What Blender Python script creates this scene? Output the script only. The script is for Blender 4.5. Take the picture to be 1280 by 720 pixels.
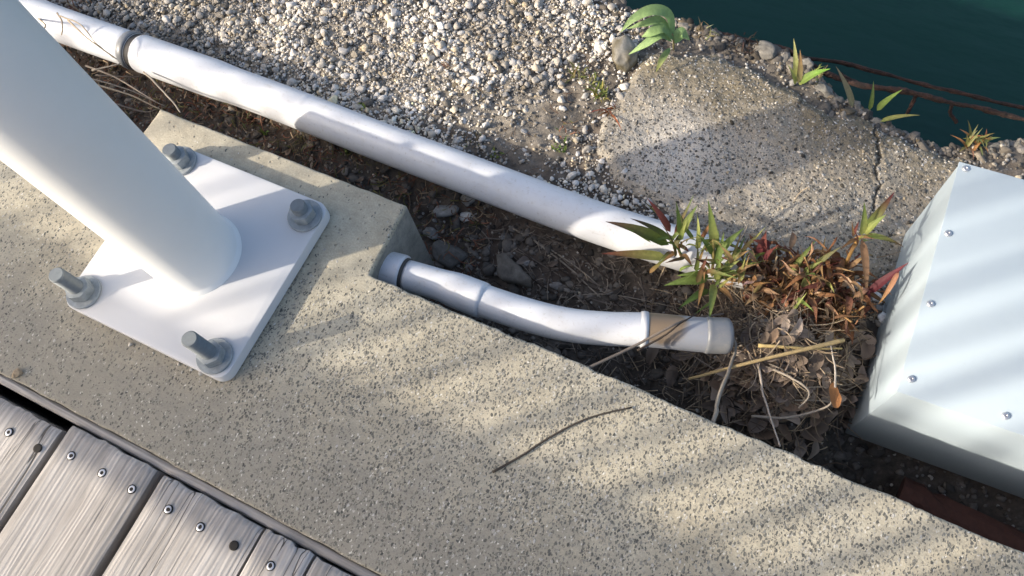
import bpy, bmesh, math, random
import numpy as np
from mathutils import Vector, Matrix

for o in list(bpy.data.objects):
    bpy.data.objects.remove(o)
scene = bpy.context.scene
COL = scene.collection
random.seed(7)
RNG = np.random.default_rng(11)

# ------------------------------------------------------------------ camera
# world: x along the kerb, y towards the water, z up, z = 0 is the top of the kerb (metres)
CR = ((0.8955828, 0.4323695, -0.1048242),      # camera right
      (0.3654686, -0.8493430, -0.3808532),     # camera down
      (-0.2537010, 0.3027756, -0.9186744))     # camera forward
CP = (0.62236, -0.17021, 0.88538)
FPX = 1008.16
cam = bpy.data.cameras.new('camera')
cam.sensor_width = 36.0
cam.lens = FPX / 1280 * 36
cam.clip_start = 0.02
cam.clip_end = 2000
camo = bpy.data.objects.new('camera', cam)
COL.objects.link(camo)
camo.matrix_world = Matrix(((CR[0][0], -CR[1][0], -CR[2][0], CP[0]),
                            (CR[0][1], -CR[1][1], -CR[2][1], CP[1]),
                            (CR[0][2], -CR[1][2], -CR[2][2], CP[2]),
                            (0, 0, 0, 1)))
scene.camera = camo

# ------------------------------------------------------------------ light
SUN_AZ = math.radians(42)        # direction in which shadows fall, from +x
SUN_EL = math.radians(27.5)
world = bpy.data.worlds.new('World')
scene.world = world
world.use_nodes = True
wn = world.node_tree.nodes
wl = world.node_tree.links
wn.clear()
sky = wn.new('ShaderNodeTexSky')
sky.sky_type = 'NISHITA'
sky.sun_disc = False
sky.sun_elevation = SUN_EL
sky.sun_rotation = math.atan2(-math.cos(SUN_AZ), -math.sin(SUN_AZ))
sky.air_density = 0.9
sky.dust_density = 4.0
sky.ozone_density = 0.6
bg = wn.new('ShaderNodeBackground')
bg.inputs['Strength'].default_value = 0.15
wo = wn.new('ShaderNodeOutputWorld')
wl.new(sky.outputs[0], bg.inputs[0])
wl.new(bg.outputs[0], wo.inputs[0])

sun = bpy.data.lights.new('sun', 'SUN')
sun.energy = 3.4
sun.angle = math.radians(1.1)
sun.color = (1.0, 0.90, 0.76)
suno = bpy.data.objects.new('sun', sun)
COL.objects.link(suno)
sd = Vector((math.cos(SUN_AZ) * math.cos(SUN_EL), math.sin(SUN_AZ) * math.cos(SUN_EL), -math.sin(SUN_EL)))
suno.rotation_euler = sd.to_track_quat('-Z', 'Y').to_euler()
suno.location = (-3, -3, 4)

vs = scene.view_settings
vs.view_transform = 'Standard'
vs.look = 'None'
vs.gamma = 1.0
vs.exposure = 1.03
vs.use_curve_mapping = False


# ------------------------------------------------------------------ helpers
def U(px, py, z):
    """the point at height z seen at a pixel of the photograph"""
    a, b = (px - 640) / FPX, (py - 360) / FPX
    d = [CR[0][i] * a + CR[1][i] * b + CR[2][i] for i in range(3)]
    s = (z - CP[2]) / d[2]
    return Vector((CP[0] + s * d[0], CP[1] + s * d[1], z))


def tag(o, label=None, cat=None, group=None, kind=None):
    if label:
        o['label'] = label
    if cat:
        o['category'] = cat
    if group:
        o['group'] = group
    if kind:
        o['kind'] = kind
    return o


def empty(name, loc=(0, 0, 0)):
    o = bpy.data.objects.new(name, None)
    o.empty_display_size = 0.02
    o.location = loc
    COL.objects.link(o)
    return o


def link(name, me, mat=None, parent=None):
    o = bpy.data.objects.new(name, me)
    if mat is not None and len(me.materials) == 0:
        me.materials.append(mat)
    COL.objects.link(o)
    if parent is not None:
        o.parent = parent
        if parent.location.length > 0 and parent.parent is None:
            o.location = -parent.location
    return o


def mesh_np(name, V, F, col=None, smooth=True):
    """mesh from vertex array and an array of equally sized faces"""
    V = np.asarray(V, np.float32)
    F = np.asarray(F, np.int32)
    me = bpy.data.meshes.new(name)
    n = F.shape[1]
    me.vertices.add(len(V))
    me.vertices.foreach_set('co', V.ravel())
    me.loops.add(F.size)
    me.loops.foreach_set('vertex_index', F.ravel())
    me.polygons.add(len(F))
    me.polygons.foreach_set('loop_start', np.arange(0, F.size, n, dtype=np.int32))
    if smooth:
        me.polygons.foreach_set('use_smooth', np.ones(len(F), bool))
    if col is not None:
        c = np.ones((len(V), 4), np.float32)
        c[:, :3] = col
        a = me.attributes.new('col', 'FLOAT_COLOR', 'POINT')
        a.data.foreach_set('color', c.ravel())
    me.update(calc_edges=True)
    return me


def mesh_bm(name, bm, smooth=False):
    me = bpy.data.meshes.new(name)
    bm.normal_update()
    bm.to_mesh(me)
    bm.free()
    if smooth:
        me.polygons.foreach_set('use_smooth', np.ones(len(me.polygons), bool))
    return me


def sstep(a, b, x):
    t = np.clip((x - a) / (b - a), 0, 1)
    return t * t * (3 - 2 * t)


def _h(i, j, s):
    v = np.sin(i * 127.1 + j * 311.7 + s * 74.7) * 43758.5453
    return v - np.floor(v)


def vnoise(x, y, s=0):
    xi, yi = np.floor(x), np.floor(y)
    xf, yf = x - xi, y - yi
    u, v = xf * xf * (3 - 2 * xf), yf * yf * (3 - 2 * yf)
    a, b = _h(xi, yi, s), _h(xi + 1, yi, s)
    c, d = _h(xi, yi + 1, s), _h(xi + 1, yi + 1, s)
    return (a * (1 - u) + b * u) * (1 - v) + (c * (1 - u) + d * u) * v - 0.5


def fbm(x, y, f, n=4, s=0):
    r = 0
    for k in range(n):
        r = r + vnoise(x * f * 2 ** k, y * f * 2 ** k, s + k) / 2 ** k
    return r


def tube(path, rad, n=12, cap=True, wob=0.0, seed=0):
    """swept tube: vertices and quads; rad is a number or one per point"""
    P = np.array([tuple(p) for p in path], float)
    m = len(P)
    R_ = np.full(m, rad) if np.isscalar(rad) else np.array(rad, float)
    T = np.gradient(P, axis=0)
    T /= np.linalg.norm(T, axis=1)[:, None] + 1e-12
    ref = np.array([0, 0, 1.0]) if abs(T[0, 2]) < 0.9 else np.array([1.0, 0, 0])
    A = np.cross(T[0], ref)
    A /= np.linalg.norm(A)
    V = []
    rg = np.random.default_rng(seed)
    for i in range(m):
        A = A - T[i] * (A @ T[i])
        A /= np.linalg.norm(A) + 1e-12
        B = np.cross(T[i], A)
        for k in range(n):
            a = 2 * math.pi * k / n
            r = R_[i] * (1 + wob * (rg.random() - 0.5))
            V.append(P[i] + r * (math.cos(a) * A + math.sin(a) * B))
    F = []
    for i in range(m - 1):
        for k in range(n):
            k2 = (k + 1) % n
            F.append((i * n + k, i * n + k2, (i + 1) * n + k2, (i + 1) * n + k))
    if cap:
        V.append(P[0])
        V.append(P[-1])
        a, b = len(V) - 2, len(V) - 1
        for k in range(n):
            k2 = (k + 1) % n
            F.append((a, k2, k, a))
            F.append((b, (m - 1) * n + k, (m - 1) * n + k2, b))
    return V, F


def mesh_py(name, V, F, smooth=True, col=None):
    F = [tuple(dict.fromkeys(f)) for f in F]
    me = bpy.data.meshes.new(name)
    me.from_pydata([tuple(v) for v in V], [], F)
    if smooth:
        me.polygons.foreach_set('use_smooth', np.ones(len(me.polygons), bool))
    if col is not None:
        c = np.ones((len(V), 4), np.float32)
        c[:, :3] = col
        a = me.attributes.new('col', 'FLOAT_COLOR', 'POINT')
        a.data.foreach_set('color', c.ravel())
    me.update()
    return me


def smooth_path(pts, n=8):
    """Catmull-Rom through the points"""
    P = [np.array(tuple(p), float) for p in pts]
    P = [2 * P[0] - P[1]] + P + [2 * P[-1] - P[-2]]
    out = []
    for i in range(1, len(P) - 2):
        for k in range(n):
            t = k / n
            p0, p1, p2, p3 = P[i - 1:i + 3]
            out.append(0.5 * ((2 * p1) + (p2 - p0) * t + (2 * p0 - 5 * p1 + 4 * p2 - p3) * t * t + (3 * p1 - p0 - 3 * p2 + p3) * t ** 3))
    out.append(P[-2])
    return out


def lathe(prof, n=32, center=(0, 0)):
    """(r, z) profile spun about z"""
    V, F = [], []
    for r, z in prof:
        for k in range(n):
            a = 2 * math.pi * k / n
            V.append((center[0] + r * math.cos(a), center[1] + r * math.sin(a), z))
    for i in range(len(prof) - 1):
        for k in range(n):
            k2 = (k + 1) % n
            F.append((i * n + k, i * n + k2, (i + 1) * n + k2, (i + 1) * n + k))
    F.append(tuple(range((len(prof) - 1) * n, len(prof) * n)))
    F.append(tuple(reversed(range(n))))
    return V, F


def auto_smooth(me, deg=35):
    """flat across sharp edges, smooth elsewhere"""
    bm = bmesh.new()
    bm.from_mesh(me)
    for e in bm.edges:
        if len(e.link_faces) == 2 and e.calc_face_angle(0) > math.radians(deg):
            e.smooth = False
    for f in bm.faces:
        f.smooth = True
    bm.to_mesh(me)
    bm.free()
    return me


def bevel_box(x0, x1, y0, y1, z0, z1, b=0.002, seg=2):
    bm = bmesh.new()
    bmesh.ops.create_cube(bm, size=1)
    for v in bm.verts:
        v.co = ((x0 + x1) / 2 + v.co.x * (x1 - x0), (y0 + y1) / 2 + v.co.y * (y1 - y0), (z0 + z1) / 2 + v.co.z * (z1 - z0))
    bmesh.ops.bevel(bm, geom=bm.edges[:], offset=b, segments=seg, affect='EDGES', profile=0.5)
    return bm


# ------------------------------------------------------------------ materials
class M:
    def __init__(self, name):
        self.m = bpy.data.materials.new(name)
        self.m.use_nodes = True
        self.t = self.m.node_tree
        self.n = self.t.nodes
        self.n.clear()
        self.out = self.n.new('ShaderNodeOutputMaterial')
        self.b = self.n.new('ShaderNodeBsdfPrincipled')
        self.l(self.b.outputs[0], self.out.inputs[0])

    def l(self, a, b):
        self.t.links.new(a, b)

    def node(self, ty, **kw):
        n = self.n.new('ShaderNode' + ty)
        for k, v in kw.items():
            setattr(n, k, v)
        return n

    def pos(self, scale=(1, 1, 1)):
        g = self.node('NewGeometry')
        mp = self.node('Mapping')
        mp.inputs['Scale'].default_value = scale
        self.l(g.outputs['Position'], mp.inputs[0])
        return mp.outputs[0]

    def objc(self, scale=(1, 1, 1)):
        g = self.node('TexCoord')
        mp = self.node('Mapping')
        mp.inputs['Scale'].default_value = scale
        self.l(g.outputs['Object'], mp.inputs[0])
        return mp.outputs[0]

    def noise(self, vec, scale, detail=4, rough=0.55, dist=0.0):
        n = self.node('TexNoise')
        n.inputs['Scale'].default_value = scale
        n.inputs['Detail'].default_value = detail
        n.inputs['Roughness'].default_value = rough
        n.inputs['Distortion'].default_value = dist
        self.l(vec, n.inputs['Vector'])
        return n

    def voro(self, vec, scale, feature='F1', rand=1.0):
        n = self.node('TexVoronoi', feature=feature)
        n.inputs['Scale'].default_value = scale
        n.inputs['Randomness'].default_value = rand
        self.l(vec, n.inputs['Vector'])
        return n

    def ramp(self, fac, stops, interp='LINEAR'):
        r = self.node('ValToRGB')
        r.color_ramp.interpolation = interp
        e = r.color_ramp.elements
        while len(e) < len(stops):
            e.new(0.5)
        for el, (p, c) in zip(e, stops):
            el.position = p
            if np.isscalar(c):
                c = (c, c, c)
            el.color = (*c, 1)
        self.l(fac, r.inputs[0])
        return r.outputs[0]

    def mix(self, fac, a, b, mode='MIX'):
        m = self.node('Mix', data_type='RGBA', blend_type=mode)
        for idx, v in ((0, fac), (6, a), (7, b)):
            sock = m.inputs[idx]
            if hasattr(v, 'is_linked'):
                self.l(v, sock)
            elif idx == 0:
                sock.default_value = v
            else:
                sock.default_value = (*v, 1) if not np.isscalar(v) else (v, v, v, 1)
        return m.outputs[2]

    def math(self, op, a, b=None):
        m = self.node('Math', operation=op)
        for s, v in ((m.inputs[0], a), (m.inputs[1], b)):
            if v is None:
                continue
            if hasattr(v, 'is_linked'):
                self.l(v, s)
            else:
                s.default_value = v
        return m.outputs[0]

    def bump(self, h, strength=0.5, dist=0.001, prev=None):
        b = self.node('Bump')
        b.inputs['Strength'].default_value = strength
        b.inputs['Distance'].default_value = dist
        self.l(h, b.inputs['Height'])
        if prev is not None:
            self.l(prev, b.inputs['Normal'])
        self.l(b.outputs[0], self.b.inputs['Normal'])
        return b.outputs[0]

    def set(self, **kw):
        for k, v in kw.items():
            s = self.b.inputs[k.replace('_', ' ')]
            if hasattr(v, 'is_linked'):
                self.l(v, s)
            else:
                s.default_value = (*v, 1) if isinstance(v, tuple) and len(v) == 3 else v
        return self


def mat_kerb():
    m = M('exposed_aggregate_concrete')
    p = m.pos()
    warp = m.noise(p, 260, 2)
    wv = m.mix(0.0045, p, warp.outputs['Color'], 'ADD')
    big = m.noise(p, 7, 4, 0.6)
    # smooth mortar round the block, bare aggregate elsewhere
    sep = m.node('SeparateXYZ')
    m.l(p, sep.inputs[0])
    edge = m.noise(p, 22, 5, 0.6)
    e2 = m.math('MULTIPLY', m.math('SUBTRACT', edge.outputs[0], 0.5), 0.16)
    yy = m.math('ADD', sep.outputs[1], e2)
    my = m.ramp(m.math('MULTIPLY_ADD', yy, 5.0), [(0.0, 0), (0.62, 0.0), (0.80, 1)])
    mul = my.node.inputs[0].links[0].from_node
    mul.inputs[2].default_value = 0.5
    xx = m.math('ADD', sep.outputs[0], e2)
    mx = m.ramp(xx, [(0.0, 1), (0.19, 1.0), (0.225, 0.0)])
    smooth_mask = m.math('MULTIPLY', my, mx)
    # second softer fade: fewer chips near and left of the post
    lx = m.ramp(m.math('MULTIPLY_ADD', xx, 1.0), [(0.0, 0.55), (0.16, 0.45), (0.36, 0.0)])
    lx.node.inputs[0].links[0].from_node.inputs[2].default_value = 0.05
    keep = m.math('SUBTRACT', 1.0, smooth_mask)
    dens = m.math('MULTIPLY', keep, m.math('SUBTRACT', 1.0, lx))
    dens = m.math('MULTIPLY', dens, m.ramp(m.noise(p, 11, 5, 0.65).outputs[0], [(0.32, 0.45), (0.66, 1.35)]))
    # chips
    def stretched(rot, sc):
        q = m.node('Mapping')
        q.inputs['Rotation'].default_value = (0, 0, rot)
        q.inputs['Scale'].default_value = sc
        m.l(wv, q.inputs[0])
        return q.outputs[0]
    v1 = m.voro(stretched(0.5, (1.0, 0.62, 1)), 310)
    v2 = m.voro(stretched(-0.4, (1.0, 0.6, 1)), 480)
    v3 = m.voro(stretched(1.7, (1.0, 0.55, 1)), 390)
    s1 = m.node('SeparateColor')
    m.l(v1.outputs['Color'], s1.inputs[0])
    s2 = m.node('SeparateColor')
    m.l(v2.outputs['Color'], s2.inputs[0])
    s3 = m.node('SeparateColor')
    m.l(v3.outputs['Color'], s3.inputs[0])
    r3 = m.ramp(v3.outputs['Distance'], [(0.0, 1), (0.34, 1), (0.46, 0)])
    r1 = m.ramp(v1.outputs['Distance'], [(0.0, 1), (0.36, 1), (0.46, 0)])
    r2 = m.ramp(v2.outputs['Distance'], [(0.0, 1), (0.34, 1), (0.46, 0)])
    th1 = m.math('LESS_THAN', s1.outputs[0], m.math('MULTIPLY_ADD', dens, 0.52))
    th1.node.inputs[1].links[0].from_node.inputs[2].default_value = 0.02
    th2 = m.math('LESS_THAN', s2.outputs[0], m.math('MULTIPLY_ADD', dens, 0.48))
    th2.node.inputs[1].links[0].from_node.inputs[2].default_value = 0.03
    c1 = m.math('MULTIPLY', r1, th1)
    c2 = m.math('MULTIPLY', r2, th2)
    th3 = m.math('LESS_THAN', s3.outputs[0], m.math('MULTIPLY', dens, 0.56))
    c3 = m.math('MULTIPLY', r3, th3)
    chip3 = m.ramp(s3.outputs[1], [(0.0, (0.09, 0.086, 0.072)), (0.6, (0.19, 0.175, 0.14)), (0.9, (0.22, 0.205, 0.17)), (1.0, (0.6, 0.57, 0.5))])
    chipcol = m.ramp(s1.outputs[1], [(0.0, (0.065, 0.065, 0.058)), (0.5, (0.14, 0.135, 0.115)), (0.86, (0.23, 0.22, 0.185)), (1.0, (0.42, 0.40, 0.36))])
    chip2 = m.ramp(s2.outputs[1], [(0.0, (0.07, 0.068, 0.06)), (0.7, (0.16, 0.15, 0.125)), (1.0, (0.6, 0.57, 0.5))])
    fine = m.noise(p, 420, 3, 0.7)
    mort = m.ramp(big.outputs[0], [(0.3, (0.41, 0.365, 0.27)), (0.55, (0.50, 0.45, 0.34)), (0.75, (0.57, 0.52, 0.40))])
    mid = m.noise(p, 55, 5, 0.7)
    mort = m.mix(0.5, mort, m.ramp(mid.outputs[0], [(0.3, 0.55), (0.65, 1.1)]), 'MULTIPLY')
    mort = m.mix(0.45, mort, m.ramp(fine.outputs[0], [(0.3, 0.35), (0.7, 1.0)]), 'MULTIPLY')
    dirt = m.noise(p, 3.5, 5, 0.65)
    mort = m.mix(m.ramp(dirt.outputs[0], [(0.45, 0), (0.7, 0.35)]), mort, (0.24, 0.22, 0.18))
    # old dirt and grey mortar on the deck side, shade painted in too
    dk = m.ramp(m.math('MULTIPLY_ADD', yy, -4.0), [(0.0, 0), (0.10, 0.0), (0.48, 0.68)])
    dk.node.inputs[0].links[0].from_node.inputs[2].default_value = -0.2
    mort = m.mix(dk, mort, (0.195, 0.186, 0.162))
    col = m.mix(m.math('MULTIPLY', c3, 0.8), mort, chip3)
    col = m.mix(c2, col, chip2)
    col = m.mix(c1, col, chipcol)
    # little air holes in the smooth mortar
    pit = m.voro(p, 95)
    sp = m.node('SeparateColor')
    m.l(pit.outputs['Color'], sp.inputs[0])
    pm = m.math('MULTIPLY', m.ramp(pit.outputs['Distance'], [(0.0, 1), (0.1, 1), (0.2, 0)]), m.math('LESS_THAN', sp.outputs[2], 0.22))
    pm = m.math('MULTIPLY', pm, smooth_mask)
    col = m.mix(m.math('MULTIPLY', pm, 0.5), col, (0.12, 0.10, 0.07))
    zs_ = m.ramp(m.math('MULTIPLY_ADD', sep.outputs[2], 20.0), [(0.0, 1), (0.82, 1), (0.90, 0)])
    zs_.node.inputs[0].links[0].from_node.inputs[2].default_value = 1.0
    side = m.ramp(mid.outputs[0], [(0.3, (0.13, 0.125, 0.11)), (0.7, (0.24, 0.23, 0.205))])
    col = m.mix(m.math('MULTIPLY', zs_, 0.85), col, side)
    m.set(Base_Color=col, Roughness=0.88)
    h = m.math('ADD', m.math('MULTIPLY', fine.outputs[0], 0.5), m.math('MULTIPLY', m.noise(p, 90, 4).outputs[0], 0.9))
    h = m.math('SUBTRACT', h, m.math('MULTIPLY', pm, 1.2))
    h = m.math('ADD', h, m.math('MULTIPLY', c1, 0.35))
    m.bump(h, 0.6, 0.0016)
    return m.m


def mat_slab():
    m = M('weathered_pebble_concrete')
    p = m.pos()
    warp = m.noise(p, 200, 2)
    wv = m.mix(0.005, p, warp.outputs['Color'], 'ADD')
    v1, v2 = m.voro(wv, 190), m.voro(wv, 330)
    s1 = m.node('SeparateColor')
    m.l(v1.outputs['Color'], s1.inputs[0])
    s2 = m.node('SeparateColor')
    m.l(v2.outputs['Color'], s2.inputs[0])
    big = m.noise(p, 9, 5, 0.6)
    base = m.ramp(big.outputs[0], [(0.3, (0.21, 0.18, 0.14)), (0.5, (0.31, 0.275, 0.22)), (0.68, (0.43, 0.39, 0.325))])
    # pale cement patch, painted lighter still to offset the post's shadow
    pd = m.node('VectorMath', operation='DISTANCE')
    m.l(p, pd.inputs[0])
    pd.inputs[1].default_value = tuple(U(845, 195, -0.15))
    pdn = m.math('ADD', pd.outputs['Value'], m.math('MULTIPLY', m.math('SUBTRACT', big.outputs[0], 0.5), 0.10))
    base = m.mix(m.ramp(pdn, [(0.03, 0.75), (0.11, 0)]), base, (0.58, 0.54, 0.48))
    alg = m.noise(p, 13, 5, 0.7)
    sep = m.node('SeparateXYZ')
    m.l(p, sep.inputs[0])
    yg = m.math('ADD', sep.outputs[1], m.math('MULTIPLY', m.math('SUBTRACT', alg.outputs[0], 0.5), 0.35))
    am = m.ramp(yg, [(0.50, 0), (0.60, 0.8)])
    base = m.mix(am, base, (0.19, 0.155, 0.095))
    c1 = m.math('MULTIPLY', m.ramp(v1.outputs['Distance'], [(0.0, 1), (0.34, 1), (0.46, 0)]), m.math('LESS_THAN', s1.outputs[0], 0.42))
    c2 = m.math('MULTIPLY', m.ramp(v2.outputs['Distance'], [(0.0, 1), (0.3, 1), (0.44, 0)]), m.math('LESS_THAN', s2.outputs[0], 0.5))
    k1 = m.ramp(s1.outputs[1], [(0.0, (0.06, 0.056, 0.05)), (0.45, (0.12, 0.11, 0.095)), (0.7, (0.27, 0.25, 0.21)), (1.0, (0.55, 0.52, 0.46))])
    k2 = m.ramp(s2.outputs[1], [(0.0, (0.05, 0.046, 0.04)), (0.6, (0.15, 0.135, 0.11)), (1.0, (0.6, 0.57, 0.5))])
    col = m.mix(m.math('MULTIPLY', c2, 0.8), base, k2)
    col = m.mix(m.math('MULTIPLY', c1, 0.85), col, k1)
    fine = m.noise(p, 500, 3, 0.7)
    col = m.mix(0.5, col, m.ramp(fine.outputs[0], [(0.3, 0.35), (0.7, 1.0)]), 'MULTIPLY')
    m.set(Base_Color=col, Roughness=0.92)
    h = m.math('ADD', m.math('MULTIPLY', c1, 0.6), m.math('MULTIPLY', c2, 0.35))
    h = m.math('ADD', h, m.math('MULTIPLY', m.noise(p, 120, 5, 0.65).outputs[0], 1.6))
    m.bump(h, 0.8, 0.0020)
    return m.m


def mat_soil():
    m = M('dark_soil')
    p = m.pos()
    n = m.noise(p, 60, 6, 0.7)
    n2 = m.noise(p, 9, 4, 0.6)
    v = m.voro(p, 170)
    sc = m.node('SeparateColor')
    m.l(v.outputs['Color'], sc.inputs[0])
    col = m.ramp(n.outputs[0], [(0.3, (0.035, 0.028, 0.022)), (0.55, (0.095, 0.079, 0.063)), (0.75, (0.19, 0.16, 0.13))])
    col = m.mix(m.ramp(n2.outputs[0], [(0.45, 0), (0.75, 0.5)]), col, (0.085, 0.04, 0.022))
    # sandy fines under the gravel
    sp_ = m.node('SeparateXYZ')
    m.l(p, sp_.inputs[0])
    fy = m.math('ADD', sp_.outputs[1], m.math('MULTIPLY', m.math('SUBTRACT', n2.outputs[0], 0.5), 0.22))
    fx = m.ramp(m.math('ADD', sp_.outputs[0], m.math('MULTIPLY', m.math('SUBTRACT', n2.outputs[0], 0.5), 0.3)), [(0.10, 1), (0.32, 0.25)])
    fm = m.math('MULTIPLY', m.ramp(fy, [(0.33, 0), (0.40, 1)]), fx)
    col = m.mix(m.math('MULTIPLY', fm, 0.8), col, m.ramp(n.outputs[0], [(0.3, (0.20, 0.175, 0.14)), (0.7, (0.42, 0.38, 0.315))]))
    gr = m.math('MULTIPLY', m.math('LESS_THAN', sc.outputs[0], 0.14), m.ramp(v.outputs['Distance'], [(0.0, 1), (0.3, 1), (0.4, 0)]))
    col = m.mix(gr, col, m.ramp(sc.outputs[1], [(0.0, (0.12, 0.11, 0.1)), (1.0, (0.5, 0.47, 0.42))]))
    m.set(Base_Color=col, Roughness=0.95)
    h = m.math('ADD', n.outputs[0], m.math('MULTIPLY', gr, 0.5))
    m.bump(h, 1.0, 0.004)
    return m.m


def mat_attr(name, rough=0.85, transl=0.0, nscale=300, namt=0.35, bump=0.0005, spec=0.3):
    """colour of each piece from its 'col' attribute, with grain"""
    m = M(name)
    a = m.node('Attribute')
    a.attribute_name = 'col'
    p = m.objc()
    n = m.noise(p, nscale, 4, 0.65)
    col = m.mix(namt, a.outputs['Color'], m.ramp(n.outputs[0], [(0.25, 0.35), (0.7, 1.15)]), 'MULTIPLY')
    m.set(Base_Color=col, Roughness=rough)
    m.b.inputs['Specular IOR Level'].default_value = spec
    m.bump(n.outputs[0], 0.5, bump)
    if transl > 0:
        tr = m.node('BsdfTranslucent')
        m.l(col, tr.inputs[0])
        mx = m.node('MixShader')
        mx.inputs[0].default_value = transl
        m.l(m.b.outputs[0], mx.inputs[1])
        m.l(tr.outputs[0], mx.inputs[2])
        m.l(mx.outputs[0], m.out.inputs[0])
    return m.m


def mat_paint(name, colr, rough=0.4, dirt=0.25, dirtcol=(0.45, 0.42, 0.36), scale=9):
    m = M(name)
    p = m.pos()
    n = m.noise(p, scale, 6, 0.65)
    f = m.noise(p, 160, 3, 0.6)
    col = m.mix(m.ramp(n.outputs[0], [(0.48, 0), (0.8, dirt)]), colr, dirtcol)
    col = m.mix(m.ramp(f.outputs[0], [(0.68, 0), (0.78, dirt)]), col, dirtcol)
    m.set(Base_Color=col, Roughness=m.ramp(n.outputs[0], [(0.3, rough * 0.85), (0.7, min(1, rough * 1.3))]))
    m.bump(m.noise(p, 320, 2).outputs[0], 0.12, 0.0004)
    return m.m


def mat_galv():
    m = M('galvanised_steel')
    p = m.pos()
    v = m.voro(p, 260)
    n = m.noise(p, 120, 4, 0.6)
    col = m.ramp(n.outputs[0], [(0.3, (0.20, 0.225, 0.24)), (0.7, (0.31, 0.34, 0.355))])
    m.set(Base_Color=col, Metallic=0.25, Roughness=0.6)
    m.bump(n.outputs[0], 0.35, 0.0006)
    return m.m


def mat_wood(name='weathered_grey_wood', turn=0.0):
    m = M(name)
    oi = m.node('ObjectInfo')
    tc = m.node('NewGeometry')
    add = m.node('VectorMath', operation='ADD')
    sc = m.node('VectorMath', operation='SCALE')
    sc.inputs['Scale'].default_value = 7.0
    cmb = m.node('CombineXYZ')
    m.l(oi.outputs['Random'], cmb.inputs[0])
    m.l(oi.outputs['Random'], cmb.inputs[1])
    m.l(cmb.outputs[0], sc.inputs[0])
    m.l(tc.outputs['Position'], add.inputs[0])
    m.l(sc.outputs[0], add.inputs[1])

    def mp(s):
        q0 = m.node('Mapping')
        q0.inputs['Rotation'].default_value = (0, 0, turn)
        m.l(add.outputs[0], q0.inputs[0])
        q = m.node('Mapping')
        q.inputs['Scale'].default_value = s
        m.l(q0.outputs[0], q.inputs[0])
        return q.outputs[0]
    g0 = m.noise(mp((1, 0.10, 1)), 14, 3, 0.5)                      # wandering rings
    ring = m.node('TexWave', wave_type='BANDS', bands_direction='X')
    ring.inputs['Scale'].default_value = 48
    ring.inputs['Distortion'].default_value = 14
    ring.inputs['Detail'].default_value = 3
    ring.inputs['Detail Scale'].default_value = 0.8
    m.l(mp((1, 0.09, 1)), ring.inputs['Vector'])
    g1 = m.noise(mp((1, 0.02, 1)), 260, 5, 0.7)                     # fine fibres
    g2 = m.noise(mp((1, 0.03, 1)), 75, 4, 0.6)
    big = m.noise(mp((1, 0.5, 1)), 12, 4, 0.6)
    col = m.ramp(big.outputs[0], [(0.3, (0.30, 0.275, 0.25)), (0.7, (0.46, 0.435, 0.41))])
    col = m.mix(0.28, col, m.ramp(ring.outputs[0], [(0.0, 0.5), (0.35, 0.95), (1.0, 1.1)]), 'MULTIPLY')
    col = m.mix(0.5, col, m.ramp(g1.outputs[0], [(0.3, 0.45), (0.62, 1.1)]), 'MULTIPLY')
    col = m.mix(0.5, col, m.ramp(g2.outputs[0], [(0.35, 0.5), (0.6, 1.05)]), 'MULTIPLY')
    ck = m.noise(mp((1, 0.045, 1)), 34, 3, 0.55)
    crack = m.ramp(m.math('ABSOLUTE', m.math('SUBTRACT', ck.outputs[0], 0.5)), [(0.0, 1), (0.004, 1), (0.011, 0)])
    cm = m.math('MULTIPLY', crack, m.ramp(m.noise(mp((1, 0.25, 1)), 9, 2).outputs[0], [(0.5, 0), (0.58, 1)]))
    col = m.mix(m.math('MULTIPLY', cm, 0.85), col, (0.02, 0.016, 0.012))
    m.set(Base_Color=col, Roughness=0.85)
    h = m.math('ADD', m.math('MULTIPLY', g1.outputs[0], 0.7), m.math('MULTIPLY', ring.outputs[0], 0.5))
    h = m.math('ADD', h, m.math('MULTIPLY', g2.outputs[0], 0.6))
    h = m.math('SUBTRACT', h, m.math('MULTIPLY', cm, 2.0))
    m.bump(h, 0.5, 0.0014)
    return m.m


def mat_water():
    m = M('harbour_water')
    p = m.pos((1, 1, 1))
    n = m.noise(p, 2.2, 4, 0.5)
    n2 = m.noise(m.pos((1, 2.5, 1)), 7, 3, 0.5)
    col = m.ramp(n.outputs[0], [(0.3, (0.0055, 0.031, 0.025)), (0.7, (0.0065, 0.035, 0.028))])
    m.set(Base_Color=col, Roughness=0.06)
    m.b.inputs['IOR'].default_value = 1.33
    m.bump(m.math('ADD', n.outputs[0], m.math('MULTIPLY', n2.outputs[0], 0.35)), 0.35, 0.03)
    return m.m


def mat_rust():
    m = M('rusty_steel')
    p = m.pos()
    n = m.noise(p, 55, 6, 0.7)
    col = m.ramp(n.outputs[0], [(0.3, (0.008, 0.005, 0.004)), (0.5, (0.026, 0.013, 0.009)), (0.65, (0.065, 0.03, 0.02)), (0.78, (0.22, 0.16, 0.13))])
    m.set(Base_Color=col, Roughness=0.9)
    m.bump(n.outputs[0], 0.9, 0.004)
    return m.m


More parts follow.
